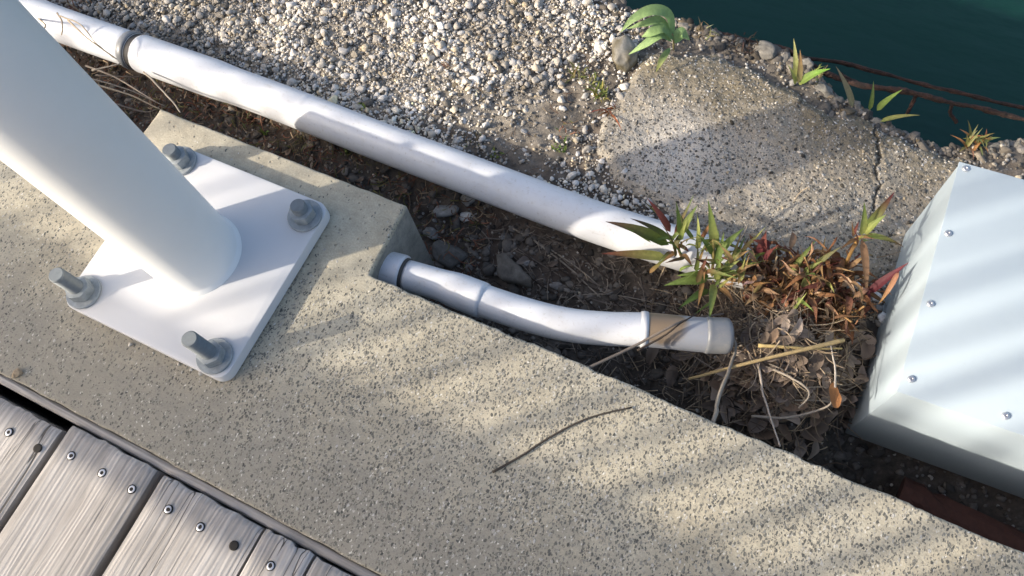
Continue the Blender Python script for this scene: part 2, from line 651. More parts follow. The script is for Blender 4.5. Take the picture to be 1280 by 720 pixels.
def mat_pvc(name, colr, mud=None):
    m = M(name)
    p = m.pos()
    n = m.noise(p, 30, 5, 0.65)
    col = m.mix(m.ramp(n.outputs[0], [(0.5, 0), (0.85, 0.35)]), colr, (0.42, 0.38, 0.32))
    f = m.noise(p, 240, 3, 0.6)
    col = m.mix(m.ramp(f.outputs[0], [(0.60, 0), (0.74, 0.35)]), col, (0.30, 0.26, 0.2))
    sc_ = m.noise(m.pos((0.12, 1, 1)), 190, 4, 0.7)
    col = m.mix(m.ramp(sc_.outputs[0], [(0.58, 0), (0.75, 0.35)]), col, (0.36, 0.33, 0.28))
    if mud is not None:
        d = m.node('VectorMath', operation='DISTANCE')
        g = m.node('NewGeometry')
        m.l(g.outputs['Position'], d.inputs[0])
        d.inputs[1].default_value = mud
        dn = m.math('ADD', d.outputs['Value'], m.math('MULTIPLY', m.math('SUBTRACT', n.outputs[0], 0.5), 0.02))
        col = m.mix(m.ramp(dn, [(0.0, 0.9), (0.028, 0.85), (0.036, 0)]), col, (0.17, 0.115, 0.06))
    m.set(Base_Color=col, Roughness=0.38)
    m.bump(n.outputs[0], 0.06, 0.001)
    return m.m


def mat_flat(name, c, rough=0.6, metal=0.0):
    m = M(name)
    n = m.noise(m.pos(), 150, 3)
    col = m.mix(0.35, c, m.ramp(n.outputs[0], [(0.3, 0.5), (0.7, 1.1)]), 'MULTIPLY')
    m.set(Base_Color=col, Roughness=rough, Metallic=metal)
    return m.m


MT = dict(
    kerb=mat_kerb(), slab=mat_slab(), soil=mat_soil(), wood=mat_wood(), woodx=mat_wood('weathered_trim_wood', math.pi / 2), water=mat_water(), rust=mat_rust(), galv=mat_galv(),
    post=mat_paint('white_post_paint', (0.70, 0.71, 0.70), 0.42, 0.12),
    plate=mat_paint('white_plate_paint', (0.53, 0.535, 0.545), 0.42, 0.2),
    box=mat_paint('pale_blue_grey_paint', (0.365, 0.43, 0.47), 0.45, 0.25, (0.30, 0.33, 0.34), 6),
    pvc=mat_pvc('white_pvc', (0.61, 0.62, 0.638)),
    pvcmid=mat_pvc('grey_white_pvc', (0.54, 0.55, 0.58)),
    pvcgrey=mat_pvc('dirty_shaded_grey_pvc', (0.17, 0.178, 0.188)),  # dirty grey plastic, with the plants' shade painted in
    pvcmud=mat_pvc('muddy_pvc', (0.29, 0.30, 0.325), tuple(U(826, 398, -0.02))),
    trim=mat_paint('grey_trim', (0.20, 0.185, 0.165), 0.85, 0.5, (0.13, 0.12, 0.105), 40),
    rustred=mat_flat('red_rust', (0.10, 0.042, 0.03), 0.9),
    stud=mat_flat('threaded_steel', (0.17, 0.19, 0.20), 0.55, 0.3),
    rubber=mat_flat('dark_rubber', (0.05, 0.045, 0.04), 0.7),
    steel=mat_flat('stainless_screw', (0.55, 0.55, 0.56), 0.35, 0.8),
    hole=mat_flat('dark_recess', (0.015, 0.013, 0.011), 0.9),
    stone=mat_attr('stone', 0.9, 0, 260, 0.45, 0.001),
    leaf=mat_attr('leaf', 0.6, 0.3, 220, 0.45, 0.0006),
    dry=mat_attr('dry_plant', 0.8, 0.12, 260, 0.4, 0.0006),
    rail=mat_paint('railing_paint', (0.55, 0.56, 0.56), 0.5, 0.1),
)

# ------------------------------------------------------------------ ground, quay edge, water
RIM = [(-4, 0.705), (0.288, 0.705), (0.464, 0.705), (0.548, 0.706), (0.585, 0.703), (0.602, 0.685), (0.64, 0.658), (0.669, 0.648),
       (0.699, 0.639), (0.733, 0.634), (0.783, 0.626), (0.813, 0.630), (0.866, 0.664), (0.901, 0.687), (0.95, 0.70), (4, 0.705)]
RX = np.array([r[0] for r in RIM])
RY = np.array([r[1] for r in RIM])


def rim_y(x):
    return np.interp(x, RX, RY) + 0.010 * fbm(x, x * 0, 28, 4, 3) + 0.006 * fbm(x, x * 0 + 5, 110, 2, 9)


def gz(x, y, fine=1.0):
    """height of the soil surface between kerb and water"""
    x = np.asarray(x, float)
    y = np.asarray(y, float)
    z = -0.192 + (0.192 - 0.158) * sstep(0.20, 0.33, y)
    z = z + 0.118 * np.exp(-((x - 0.695) / 0.085) ** 2 - ((y - 0.205) / 0.085) ** 2)
    z = z + 0.02 * np.exp(-((x - 0.45) / 0.12) ** 2 - ((y - 0.22) / 0.05) ** 2)
    z = z - 0.05 * sstep(0.76, 0.86, x) * (1 - sstep(0.14, 0.24, y))
    z = z - 0.022 * sstep(0.66, 0.82, x) * sstep(0.25, 0.35, y)
    z = z - 0.012 * sstep(0.60, 0.70, y)
    z = z + (0.016 - 0.009 * sstep(0.3, 0.36, y)) * fbm(x, y, 9, 3, 1) + fine * 0.006 * fbm(x, y, 60, 3, 5)
    return z


xs = np.unique(np.concatenate([np.linspace(-5, -0.9, 60), np.arange(-0.9, 1.15, 0.0045), np.linspace(1.15, 5, 60)]))
ts = np.concatenate([np.linspace(0, 1, 150)])
X, T = np.meshgrid(xs, ts, indexing='ij')
Y = 0.055 + T * (rim_y(X) - 0.055)
Z = gz(X, Y)
drops = [(0.004, 0.012), (0.012, 0.035), (0.010, 0.09), (0.022, 0.2), (0.0, 0.45), (0.03, 1.6)]
for dy, dz in drops:
    X = np.concatenate([X, xs[:, None]], 1)
    yn = rim_y(xs) - dy + 0.012 * fbm(xs, xs * 0 + dz * 40, 30, 3, 2)
    Y = np.concatenate([Y, yn[:, None]], 1)
    Z = np.concatenate([Z, (gz(xs, rim_y(xs)) - dz)[:, None]], 1)


def grid_faces(nx, ny):
    i = np.arange(nx - 1)[:, None] * ny + np.arange(ny - 1)[None, :]
    i = i.ravel()
    return np.stack([i, i + ny, i + ny + 1, i + 1], 1)


g = link('ground', mesh_np('ground', np.stack([X.ravel(), Y.ravel(), Z.ravel()], 1), grid_faces(*X.shape)), MT['soil'])
tag(g, 'dark soil strip between the concrete kerb and the water', kind='structure')

# soil under the deck, one large sheet
wx = np.linspace(-60, 60, 25)
wy = np.linspace(-80, -0.22, 25)
X, Y = np.meshgrid(wx, wy, indexing='ij')
g2 = link('ground_under_deck', mesh_np('ground_under_deck', np.stack([X.ravel(), Y.ravel(), X.ravel() * 0 - 0.30], 1), grid_faces(25, 25)), MT['soil'])
tag(g2, 'bare ground under and behind the wooden deck', kind='structure')

wx = np.linspace(-250, 250, 40)
wy = np.linspace(0.35, 500, 40)
X, Y = np.meshgrid(wx, wy, indexing='ij')
w = link('water', mesh_np('water', np.stack([X.ravel(), Y.ravel(), X.ravel() * 0 - 0.85], 1), grid_faces(40, 40)), MT['water'])
tag(w, 'still dark green harbour water below the broken quay edge', kind='structure')

# ------------------------------------------------------------------ kerb with the block cast on it
def jitter_line(a, b, step, amp, seed):
    n = max(1, int((Vector(b) - Vector(a)).length / step))
    out = []
    for i in range(n):
        t = i / n
        p = Vector(a).lerp(Vector(b), t)
        k = 0.0 if i == 0 else amp
        out.append((p.x + k * float(fbm(np.array(p.x + seed), np.array(p.y), 70, 3, seed)),
                    p.y + k * float(fbm(np.array(p.x - seed), np.array(p.y), 60, 3, seed + 5))))
    return out


KB, KF, BX0, BX1, BY = 0.0685, -0.2308, -0.193, 0.204, 0.1705
ol = []
ol += jitter_line((-5, KF), (5, KF), 0.012, 0.0018, 1)
ol += jitter_line((5, KF), (5, KB), 0.2, 0, 2)
ol += jitter_line((5, KB), (1.3, KB), 0.05, 0.002, 3)
ol += jitter_line((1.3, KB), (BX1 + 0.004, KB), 0.004, 0.0030, 4)
ol += jitter_line((BX1 + 0.004, KB), (BX1, BY), 0.005, 0.0008, 5)
ol += jitter_line((BX1, BY), (BX0, BY), 0.005, 0.0009, 6)
ol += jitter_line((BX0, BY), (BX0, KB), 0.005, 0.0008, 7)
ol += jitter_line((BX0, KB), (-5, KB), 0.02, 0.003, 8)
ol += jitter_line((-5, KB), (-5, KF), 0.2, 0, 9)
bm = bmesh.new()
n = len(ol)
# centroid-free shrink: offset each vertex along the local normal for a rounded arris
ov = [Vector(p) for p in ol]
nrm = []
for i in range(n):
    tdir = (ov[(i + 1) % n] - ov[i - 1]).normalized()
    nrm.append(Vector((-tdir.y, tdir.x)))       # inward for a counter-clockwise outline
prof = [(0.0038, 0.0), (0.0017, -0.0005), (0.0005, -0.0017), (0.0, -0.0042), (0.0, -0.33)]
rings = []
for off, z in prof:
    rr = []
    for i in range(n):
        o2 = off * (1 + 0.8 * float(vnoise(np.array(ov[i].x * 45), np.array(ov[i].y * 45), 3)))
        p = ov[i] + nrm[i] * o2
        rr.append(bm.verts.new((p.x, p.y, z)))
    rings.append(rr)
for a, b in zip(rings[:-1], rings[1:]):
    for i in range(n):
        j = (i + 1) % n
        bm.faces.new((a[i], b[i], b[j], a[j]))
bm.faces.new(rings[0])
bm.normal_update()
bmesh.ops.triangulate(bm, faces=[f for f in bm.faces if len(f.verts) > 4])
bmesh.ops.recalc_face_normals(bm, faces=bm.faces[:])
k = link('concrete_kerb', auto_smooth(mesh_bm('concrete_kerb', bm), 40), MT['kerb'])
tag(k, 'exposed aggregate concrete kerb with a smooth mortar block under the post', kind='structure')

# ------------------------------------------------------------------ wooden deck
deck = empty('wooden_deck', (0.2, -0.6, 0))
tag(deck, 'weathered grey plank deck screwed down beside the concrete kerb', 'deck')
SCREWS = {-1: [-0.096, -0.050], 0: [-0.006, 0.041, 0.085], 1: [0.138, 0.183, 0.229], 2: [0.278]}
xe = [(-0.172, -0.0395, -0.2555, -1), (-0.0292, 0.0985, -0.2435, 0), (0.1095, 0.2478, -0.2440, 1), (0.2515, 0.3145, -0.2440, 2), (0.3172, 0.448, -0.2450, 3)]
x = 0.455
while x < 2.3:
    xe.append((x, x + 0.135, -0.244 - 0.004 * random.random(), 9))
    x += 0.143
x = -0.180
while x > -3.4:
    xe.append((x - 0.135, x, -0.246 - 0.006 * random.random(), 9))
    x -= 0.143


def plank_mesh(x0, x1, y1, seed):
    nx = 16
    ys = np.concatenate([np.linspace(y1, y1 - 0.012, 4), np.linspace(y1 - 0.03, -1.25, 24)])
    V, F = [], []
    wd = x1 - x0
    for j, yv in enumerate(ys):
        for i in range(nx + 1):
            u = i / nx
            xx_ = x0 + wd * u + (0.0012 * float(fbm(np.array(yv), np.array(seed * 1.7), 9, 3, 2)) if i in (0, nx) else 0)
            zz = -0.001 + 0.0006 * math.sin(u * 9 + seed) + 0.0012 * float(fbm(np.array(xx_), np.array(yv * 0.15), 60, 2, seed))
            edge = min(u, 1 - u) * wd
            zz -= 0.0022 * max(0, 1 - edge / 0.005) ** 2
            yy_ = yv
            if j == 0:
                zz -= 0.0022
                yy_ += 0.0030 * float(fbm(np.array(xx_), np.array(seed * 3.1), 130, 3, 7))
            elif j == 1:
                zz -= 0.0006
            V.append((xx_, yy_, zz))
    w_ = nx + 1
    for j in range(len(ys) - 1):
        for i in range(nx):
            a = j * w_ + i
            F.append((a, a + w_, a + w_ + 1, a + 1))
    m_ = len(V)
    border = list(range(nx + 1)) + [j * w_ + nx for j in range(1, len(ys))] + [(len(ys) - 1) * w_ + i for i in range(nx - 1, -1, -1)] + [j * w_ for j in range(len(ys) - 2, 0, -1)]
    for b in border:
        v = V[b]
        V.append((v[0], v[1], -0.034))
    nb = len(border)
    for i in range(nb):
        j = (i + 1) % nb
        F.append((border[i], border[j], m_ + j, m_ + i))
    F.append(tuple(m_ + i for i in range(nb)))
    return auto_smooth(mesh_py('plank', V, F), 45)


def screw_mesh():
    V, F = lathe([(0.0001, -0.003), (0.0043, -0.0030), (0.0045, -0.0002), (0.0039, 0.0003), (0.0022, 0.0001), (0.0017, -0.0014), (0.0004, -0.0016)], 14)
    return auto_smooth(mesh_py('screw', V, F), 50)


scr = screw_mesh()
scr.materials.append(MT['steel'])
V, F = lathe([(0.0001, -0.003), (0.0054, -0.003), (0.0054, 0.00015), (0.0038, 0.00015)], 16)
recess = mesh_py('screw_recess', V, F[:-2] + F[-2:])
recess.materials.append(MT['hole'])
for i, (x0, x1, y1, key) in enumerate(xe):
    pl = link('plank', plank_mesh(x0, x1, y1, i), MT['wood'], deck)
    for sx in SCREWS.get(key, [x0 + 0.03, (x0 + x1) / 2, x1 - 0.03] if -0.4 < x0 < 0.6 else []):
        s_y = -0.274 if key >= 0 else -0.2845
        r_ = link('screw_recess', recess, None, pl)
        r_.location = (sx, s_y, -0.0003)
        s_ = link('screw', scr, None, pl)
        s_.location = (sx, s_y, -0.0002 if sx not in (0.229, -0.050) else -0.0012)
        s_.rotation_euler = (random.uniform(-.06, .06), random.uniform(-.06, .06), random.random() * 6)
for yj in (-0.285, -0.75, -1.2):
    link('joist', mesh_bm('joist', bevel_box(-3.4, 2.3, yj - 0.03, yj + 0.025, -0.29, -0.0345)), MT['wood'], deck)
# thin weathered trim between plank ends and concrete
pts = [(xx_, -0.2362 + 0.0010 * float(fbm(np.array(xx_), np.array(0.3), 14, 3, 4)), -0.0075 + 0.002 * float(fbm(np.array(xx_), np.array(0.9), 10, 3, 8))) for xx_ in np.arange(-3.4, 2.3, 0.012)]
V, F = tube(pts, 0.0054, 8, wob=0.22, seed=4)
V = [(v[0], v[1], -0.0085 + (v[2] + 0.0075) * 0.45) for v in V]
link('edge_trim', mesh_py('edge_trim', V, F), MT['woodx'], deck)
link('edge_beam', mesh_bm('edge_beam', bevel_box(-3.4, 2.3, -0.2427, -0.2325, -0.16, -0.0108)), MT['woodx'], deck)

# ------------------------------------------------------------------ white post on its base plate
post = empty('steel_post', (0, 0, 0))
tag(post, 'white painted round steel post bolted to the concrete by a square base plate', 'post')
PZ = 0.020
RP = 0.054
V, F = lathe([(RP + 0.0045, PZ - 0.0005), (RP + 0.0038, PZ + 0.0018), (RP + 0.0012, PZ + 0.0045), (RP, PZ + 0.008), (RP, 0.3), (RP, 1.0), (RP, 2.6), (RP - 0.004, 2.606)], 96)
link('pole', auto_smooth(mesh_py('pole', V, F), 60), MT['post'], post)
bm = bmesh.new()
hs, rc = 0.125, 0.017
outl = []
for cx, cy, a0 in ((1, 1, 0), (-1, 1, 90), (-1, -1, 180), (1, -1, 270)):
    for q in range(9):
        a = math.radians(a0 + q * 90 / 8)
        outl.append((cx * (hs - rc) + rc * math.cos(a), cy * (hs - rc) + rc * math.sin(a)))
rings = []
for off, z in ((0.0022, PZ), (0.0006, PZ - 0.0006), (0.0, PZ - 0.0022), (0.0, 0.0035), (0.0010, 0.0025)):
    rings.append([bm.verts.new((x_ * (1 - off / 0.125), y_ * (1 - off / 0.125), z)) for x_, y_ in outl])
for a, b in zip(rings[:-1], rings[1:]):
    for i in range(len(a)):
        j = (i + 1) % len(a)
        bm.faces.new((a[i], b[i], b[j], a[j]))
bm.faces.new(rings[0])
bm.faces.new(list(reversed(rings[-1])))
bmesh.ops.recalc_face_normals(bm, faces=bm.faces[:])
link('base_plate', auto_smooth(mesh_bm('base_plate', bm), 40), MT['plate'], post)
# near-black slab painting the shadow gap under the plate
link('gap_shade', mesh_bm('gap_shade', bevel_box(-0.119, 0.119, -0.119, 0.119, -0.002, 0.0032, 0.001)), MT['hole'], post)


def bolt(cx, cy, top, seed):
    R2 = random.Random(seed)
    b_ = empty('anchor_bolt', (cx, cy, 0))
    b_.parent = post
    V, F = lathe([(0.0125, PZ + 0.0002), (0.0212, PZ + 0.0002), (0.0222, PZ + 0.0010), (0.0222, PZ + 0.0034), (0.0214, PZ + 0.0042), (0.0125, PZ + 0.0042)], 36)
    link('washer', auto_smooth(mesh_py('washer', V, F), 40), MT['galv'], b_)
    # hexagon nut with a chamfered crown
    a0 = R2.random() * 6
    V, F = [], []
    rn = 0.0158
    N = 36
    zs = [PZ + 0.0043, PZ + 0.0055, PZ + 0.0155, PZ + 0.0180, PZ + 0.0188]
    for zi, z in enumerate(zs):
        for q in range(N):
            a = 2 * math.pi * q / N
            hexr = rn * math.cos(math.pi / 6) / math.cos((a % (math.pi / 3)) - math.pi / 6)
            r_ = hexr
            if zi == 0:
                r_ = min(hexr, rn * 0.93)
            if zi == 3:
                r_ = min(hexr, rn * 0.93)
            if zi == 4:
                r_ = 0.0120
            V.append((r_ * math.cos(a + a0), r_ * math.sin(a + a0), z))
    for zi in range(len(zs) - 1):
        for q in range(N):
            q2 = (q + 1) % N
            F.append((zi * N + q, zi * N + q2, (zi + 1) * N + q2, (zi + 1) * N + q))
    F.append(tuple((len(zs) - 1) * N + q for q in range(N)))
    link('nut', auto_smooth(mesh_py('nut', V, F), 28), MT['galv'], b_)
    # threaded stud
    prof = [(0.0096, PZ + 0.004)]
    z = PZ + 0.0180
    while z < PZ + top - 0.0025:
        prof += [(0.0088, z), (0.0098, z + 0.0009)]
        z += 0.0018
    prof += [(0.0096, PZ + top - 0.0015), (0.0085, PZ + top)]
    V, F = lathe(prof, 24)
    link('stud', auto_smooth(mesh_py('stud', V, F), 25), MT['stud'], b_)


bolt(0.099, -0.1025, 0.066, 1)
bolt(-0.1035, -0.1015, 0.058, 2)
bolt(0.1025, 0.0995, 0.030, 3)
bolt(-0.097, 0.103, 0.032, 4)

# ------------------------------------------------------------------ pale blue cabinet
BZT, BZB = 0.020, -0.186
boxe = empty('metal_cabinet', (0.81, 0.17, BZB))
tag(boxe, 'pale blue-grey painted metal cabinet with a screwed-on lid, at the trench edge', 'cabinet')
yaw = math.radians(2.4)
boxe.rotation_euler = (0, 0, yaw)


def boxpart(name, bm, mat):
    o = bpy.data.objects.new(name, mesh_bm(name, bm))
    o.data.materials.append(mat)
    auto_smooth(o.data, 35)
    COL.objects.link(o)
    o.parent = boxe
    return o


H = BZT - BZB
DB = 0.298
boxpart('body', bevel_box(0.0012, 0.62, 0.0012, DB - 0.0012, 0, H - 0.0022, 0.0015, 2), MT['box'])
boxpart('lid', bevel_box(0, 0.6212, 0, DB, H - 0.0020, H, 0.0009, 2), MT['box'])
V, F = lathe([(0.0001, 0.0), (0.0040, 0.0), (0.0038, 0.0012), (0.0028, 0.0019), (0.0015, 0.0021), (0.0011, 0.0010), (0.0004, 0.0008)], 16)
bs = auto_smooth(mesh_py('lid_screw', V, F), 55)
bs.materials.append(MT['steel'])
V, F = lathe([(0.0001, 0.0), (0.0068, 0.0), (0.0066, 0.0006), (0.0045, 0.0007)], 16)
bw = mesh_py('screw_washer', V, F)
bw.materials.append(MT['steel'])
inv = Matrix.Rotation(-yaw, 3, 'Z')
spots = [(px, py) for px, py in ((1207, 211), (1185, 292), (1163, 380), (1139, 474), (1257, 520))]
loc = [inv @ (U(px, py, BZT) - Vector((0.81, 0.17, BZT))) for px, py in spots]
loc += [loc[4] + Vector((0.1 * q, 0, 0)) for q in range(1, 5)] + [loc[0] + Vector((0.1 * q, 0, 0)) for q in range(1, 6)]
for p in loc:
    s_ = link('lid_screw', bs)
    s_.parent = boxe
    s_.location = (p.x, p.y, H + 0.0001)
    s_.rotation_euler = (0, 0, random.random() * 6)

# rusty steel channel lying in the trench by the cabinet
pts = [(xx_, 0.128 + 0.006 * math.sin(xx_ * 9), -0.212 + 0.006 * float(fbm(np.array(xx_), np.array(0.2), 12, 3, 6))) for xx_ in np.arange(0.90, 2.2, 0.012)]
V, F = tube(pts, 0.020, 10, wob=0.35, seed=9)
V = [(v[0], v[1], -0.212 + (v[2] + 0.212) * 0.7) for v in V]
o = link('rusty_rail', mesh_py('rusty_rail', V, F, smooth=False), MT['rustred'])
tag(o, 'rust-red corroded steel rail lying in the dark trench below the cabinet', 'rail')

# ------------------------------------------------------------------ pipes
# long pipe
ZL = -0.126
lp = empty('drain_pipe', (0, 0.3, ZL - 0.03))
tag(lp, 'long white plastic pipe on the gravel running behind the post into the weeds', 'pipe')
cpx = [(20, 6), (60, 25), (175, 66), (330, 121), (480, 179), (600, 224), (740, 276), (860, 314), (940, 336)]
ctr = [U(a, b, ZL) for a, b in cpx]
ctr = [Vector((-2.5, 0.30, ZL)), Vector((-1.2, 0.296, ZL))] + ctr
path = smooth_path(ctr, 14)
path = [Vector(tuple(p)) for p in path]


def along(x0, x1):
    return [p for p in path if x0 <= p.x <= x1]


xr = U(175, 66, ZL).x
xt0, xt1 = U(268, 98, ZL).x, U(300, 109, ZL).x
xj = U(384, 141, ZL).x
RL = 0.0292


def lin(a, b, n):
    ax = [p.x for p in path]
    out = []
    for t in np.linspace(a, b, n):
        out.append((t, float(np.interp(t, ax, [p.y for p in path])), float(np.interp(t, ax, [p.z for p in path]))))
    return out


def rprof(t):
    r = RL + 0.0022 * (1 - sstep(xt0, xt1, t))
    if xj - 0.002 < t < xj + 0.002:
        r += 0.0009
    return float(r)


seg = lin(xr + 0.004, path[-1].x, 220)
V, F = tube(seg, [rprof(p[0]) - (0.0012 if i == 0 else 0) for i, p in enumerate(seg)], 40)
link('pipe_length', mesh_py('pipe_length', V, F), MT['pvc'], lp)
seg = lin(-2.5, xr - 0.007, 90)
V, F = tube(seg, RL + 0.0005, 40)
link('pipe_length', mesh_py('pipe_length', V, F), MT['pvc'], lp)
seg = lin(xr - 0.018, xr + 0.0045, 8)
V, F = tube(seg, [RL + 0.0012, RL + 0.0022, RL + 0.0022, RL + 0.001, RL - 0.001, RL - 0.001, RL - 0.0005, RL - 0.001], 40)
link('sealing_ring', mesh_py('sealing_ring', V, F), MT['rubber'], lp)
seg = lin(xr - 0.022, xr - 0.0085, 5)
V, F = tube(seg, [RL + 0.0010, RL + 0.0024, RL + 0.0028, RL + 0.0026, RL + 0.0014], 40)
link('ring_lip', mesh_py('ring_lip', V, F), MT['pvcgrey'], lp)

# short pipe leaving the block
ZS = -0.045
sp = empty('elbow_pipe', (0.4, 0.12, ZS - 0.03))
tag(sp, 'short bent white plastic pipe coming out of the concrete block beside the kerb', 'pipe')
cs = [U(468, 334, ZS), U(490, 339, ZS), U(505, 343, ZS), U(556, 358, ZS), U(605, 376, ZS), U(660, 394, ZS), U(710, 406, ZS), U(760, 411, ZS), U(805, 412, ZS), U(850, 416, ZS - 0.003), U(884, 419, ZS - 0.006), U(913, 420, ZS - 0.009)]
sm = [np.array(p) for p in smooth_path(cs, 10)]
RS = 0.0208


def spseg(i0, i1):
    return [tuple(p) for p in sm[int(i0 * 10):int(i1 * 10) + 1]]


s_ = spseg(0, 2.0)
V, F = tube(s_, [RS + 0.0042] * (len(s_) - 1) + [RS + 0.0036], 36)
link('wall_sleeve', mesh_py('wall_sleeve', V, F), MT['pvcmid'], sp)
s_ = spseg(1.6, 2.1)
V, F = tube(s_, RS + 0.0012, 36)
link('gasket', mesh_py('gasket', V, F), MT['rubber'], sp)
s_ = spseg(2.1, 4)
rr = [RS - 0.0006 + 0.0028 * float(sstep(7, 13, i)) for i in range(len(s_))]
rr[-1] -= 0.0008
V, F = tube(s_, rr, 36)
link('socket_length', mesh_py('socket_length', V, F), MT['pvc'], sp)
s_ = spseg(3.9, 8)
V, F = tube(s_, RS, 36)
link('bent_length', mesh_py('bent_length', V, F), MT['pvc'], sp)
s_ = spseg(7.9, 8.1)
V, F = tube(s_, [RS + 0.0010, RS + 0.0020, RS + 0.0010][:len(s_)], 36)
link('white_ring', mesh_py('white_ring', V, F), MT['plate'], sp)
s_ = spseg(8, 10)
V, F = tube(s_, RS + 0.0002, 36)
link('muddy_length', mesh_py('muddy_length', V, F), MT['pvcmud'], sp)
s_ = spseg(9.9, 11)
V, F = tube(s_, [RS + 0.0006, RS + 0.0018] + [RS + 0.0012] * (len(s_) - 4) + [RS + 0.0004, RS - 0.003], 36)
link('grey_end', mesh_py('grey_end', V, F), MT['pvcgrey'], sp)

# ------------------------------------------------------------------ weathered slab by the water
SPX = [(808, 66), (775, 118), (752, 160), (748, 195), (775, 228), (838, 262), (852, 300), (880, 325), (1000, 345), (1200, 330), (1262, 215), (1215, 190), (1150, 176), (1085, 148), (1040, 140), (1000, 118), (940, 80), (870, 64)]
poly = np.array([tuple(U(a, b, -0.155))[:2] for a, b in SPX])


def sdist(x, y, P):
    """signed distance to a polygon, positive inside"""
    d = np.full(x.shape, 1e9)
    ins = np.zeros(x.shape, bool)
    for i in range(len(P)):
        a, b = P[i - 1], P[i]
        e = b - a
        t = np.clip(((x - a[0]) * e[0] + (y - a[1]) * e[1]) / (e @ e), 0, 1)
        d = np.minimum(d, np.hypot(x - a[0] - t * e[0], y - a[1] - t * e[1]))
        c = ((a[1] > y) != (b[1] > y)) & (x < (b[0] - a[0]) * (y - a[1]) / (b[1] - a[1] + 1e-12) + a[0])
        ins ^= c
    return np.where(ins, d, -d)


def slab_d(x, y):
    return sdist(x, y, poly) + 0.020 * fbm(x, y, 22, 4, 12)


crack = np.array([tuple(U(a, b, -0.15))[:2] for a, b in ((1090, 140), (1097, 165), (1101, 185), (1097, 205), (1103, 225), (1096, 250), (1093, 268))])


def slab_z(x, y, d):
    z = gz(x, y, 0.3) + np.where(d > 0, np.minimum(0.011, 0.003 + d * 0.6), np.maximum(-0.02, 0.003 + d * 1.2))
    dc = np.full(x.shape, 1e9)
    xq = x + 0.006 * fbm(x, y, 90, 3, 21)
    for i in range(len(crack) - 1):
        a, e = crack[i], crack[i + 1] - crack[i]
        t = np.clip(((xq - a[0]) * e[0] + (y - a[1]) * e[1]) / (e @ e), 0, 1)
        dc = np.minimum(dc, np.hypot(xq - a[0] - t * e[0], y - a[1] - t * e[1]))
    z = z - 0.009 * (1 - sstep(0.0004, 0.0019, dc)) * (0.6 + 0.8 * (vnoise(y * 60, x * 0, 4) + 0.5))
    return z + 0.0016 * fbm(x, y, 150, 3, 31)


sx = np.arange(0.30, 0.98, 0.0024)
sy = np.arange(0.26, 0.70, 0.0024)
X, Y = np.meshgrid(sx, sy, indexing='ij')
D = slab_d(X, Y)
Z = slab_z(X, Y, D)
F = grid_faces(*X.shape)
ok = (D > -0.022) & (Y < rim_y(X) - 0.008)
F = F[ok.ravel()[F].all(1)]
used = np.unique(F)
rem = np.zeros(X.size, int)
rem[used] = np.arange(len(used))
V = np.stack([X.ravel(), Y.ravel(), Z.ravel()], 1)[used]
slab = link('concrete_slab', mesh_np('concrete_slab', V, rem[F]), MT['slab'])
tag(slab, 'cracked weathered pebbly concrete slab between the pipe and the water', kind='structure')

# ------------------------------------------------------------------ stones
def ico(sub):
    b = bmesh.new()
    bmesh.ops.create_icosphere(b, subdivisions=sub, radius=1)
    b.verts.ensure_lookup_table()
    V_ = np.array([tuple(v.co) for v in b.verts])
    F_ = np.array([[v.index for v in f.verts] for f in b.faces])
    b.free()
    return V_, F_


ICO1 = ico(1)
ICO2 = ico(2)
ICO3 = ico(3)


def rand_rot(n, rg):
    q = rg.normal(size=(n, 4))
    q /= np.linalg.norm(q, axis=1)[:, None]
    w_, x_, y_, z_ = q.T
    return np.stack([np.stack([1 - 2 * (y_ * y_ + z_ * z_), 2 * (x_ * y_ - z_ * w_), 2 * (x_ * z_ + y_ * w_)], 1),
                     np.stack([2 * (x_ * y_ + z_ * w_), 1 - 2 * (x_ * x_ + z_ * z_), 2 * (y_ * z_ - x_ * w_)], 1),
                     np.stack([2 * (x_ * z_ - y_ * w_), 2 * (y_ * z_ + x_ * w_), 1 - 2 * (x_ * x_ + y_ * y_)], 1)], 1)


def stone_soup(name, P, S, colr, rg, base=ICO1, jit=0.22, parent=None, smooth=False, cuts=2):
    """many small stones, one mesh"""
    V0, F0 = base
    n_ = len(P)
    nv = len(V0)
    R_ = rand_rot(n_, rg)
    sc = rg.uniform(0.6, 1.15, (n_, 1, 3))
    V_ = V0[None] * (1 + jit * rg.normal(size=(n_, nv, 1)).clip(-1.5, 1.5)) * sc
    # clip by a random plane or two for angular chips
    for _ in range(cuts):
        nn = rg.normal(size=(n_, 1, 3))
        nn /= np.linalg.norm(nn, axis=2)[..., None]
        dd = (V_ * nn).sum(2) - rg.uniform(0.32, 0.75, (n_, 1))
        V_ = V_ - nn * np.maximum(dd, 0)[..., None]
    V_ = np.einsum('nij,nvj->nvi', R_, V_)
    V_[..., 2] *= 0.68
    V_ = V_ * S[:, None, None] + P[:, None, :]
    F_ = (F0[None] + (np.arange(n_) * nv)[:, None, None]).reshape(-1, 3)
    c = np.repeat(colr, nv, 0)
    return link(name, mesh_np(name, V_.reshape(-1, 3), F_, c, smooth), MT['stone'], parent)


def stone_cols(n_, rg, lo=0.10, hi=0.62, dark=0.18):
    b = rg.beta(2.2, 1.8, n_) * (hi - lo) + lo
    dk = rg.random(n_) < dark
    b = np.where(dk, rg.uniform(0.04, 0.14, n_), b)
    t = np.where(rg.random((n_, 1)) < 0.14, rg.uniform(0.06, 0.18, (n_, 1)), rg.uniform(-0.06, 0.05, (n_, 1)))
    return np.clip(b[:, None] * (np.array([[1.0, 0.925, 0.815]]) + t * np.array([[1, 0.2, -1]])), 0.01, 0.9)


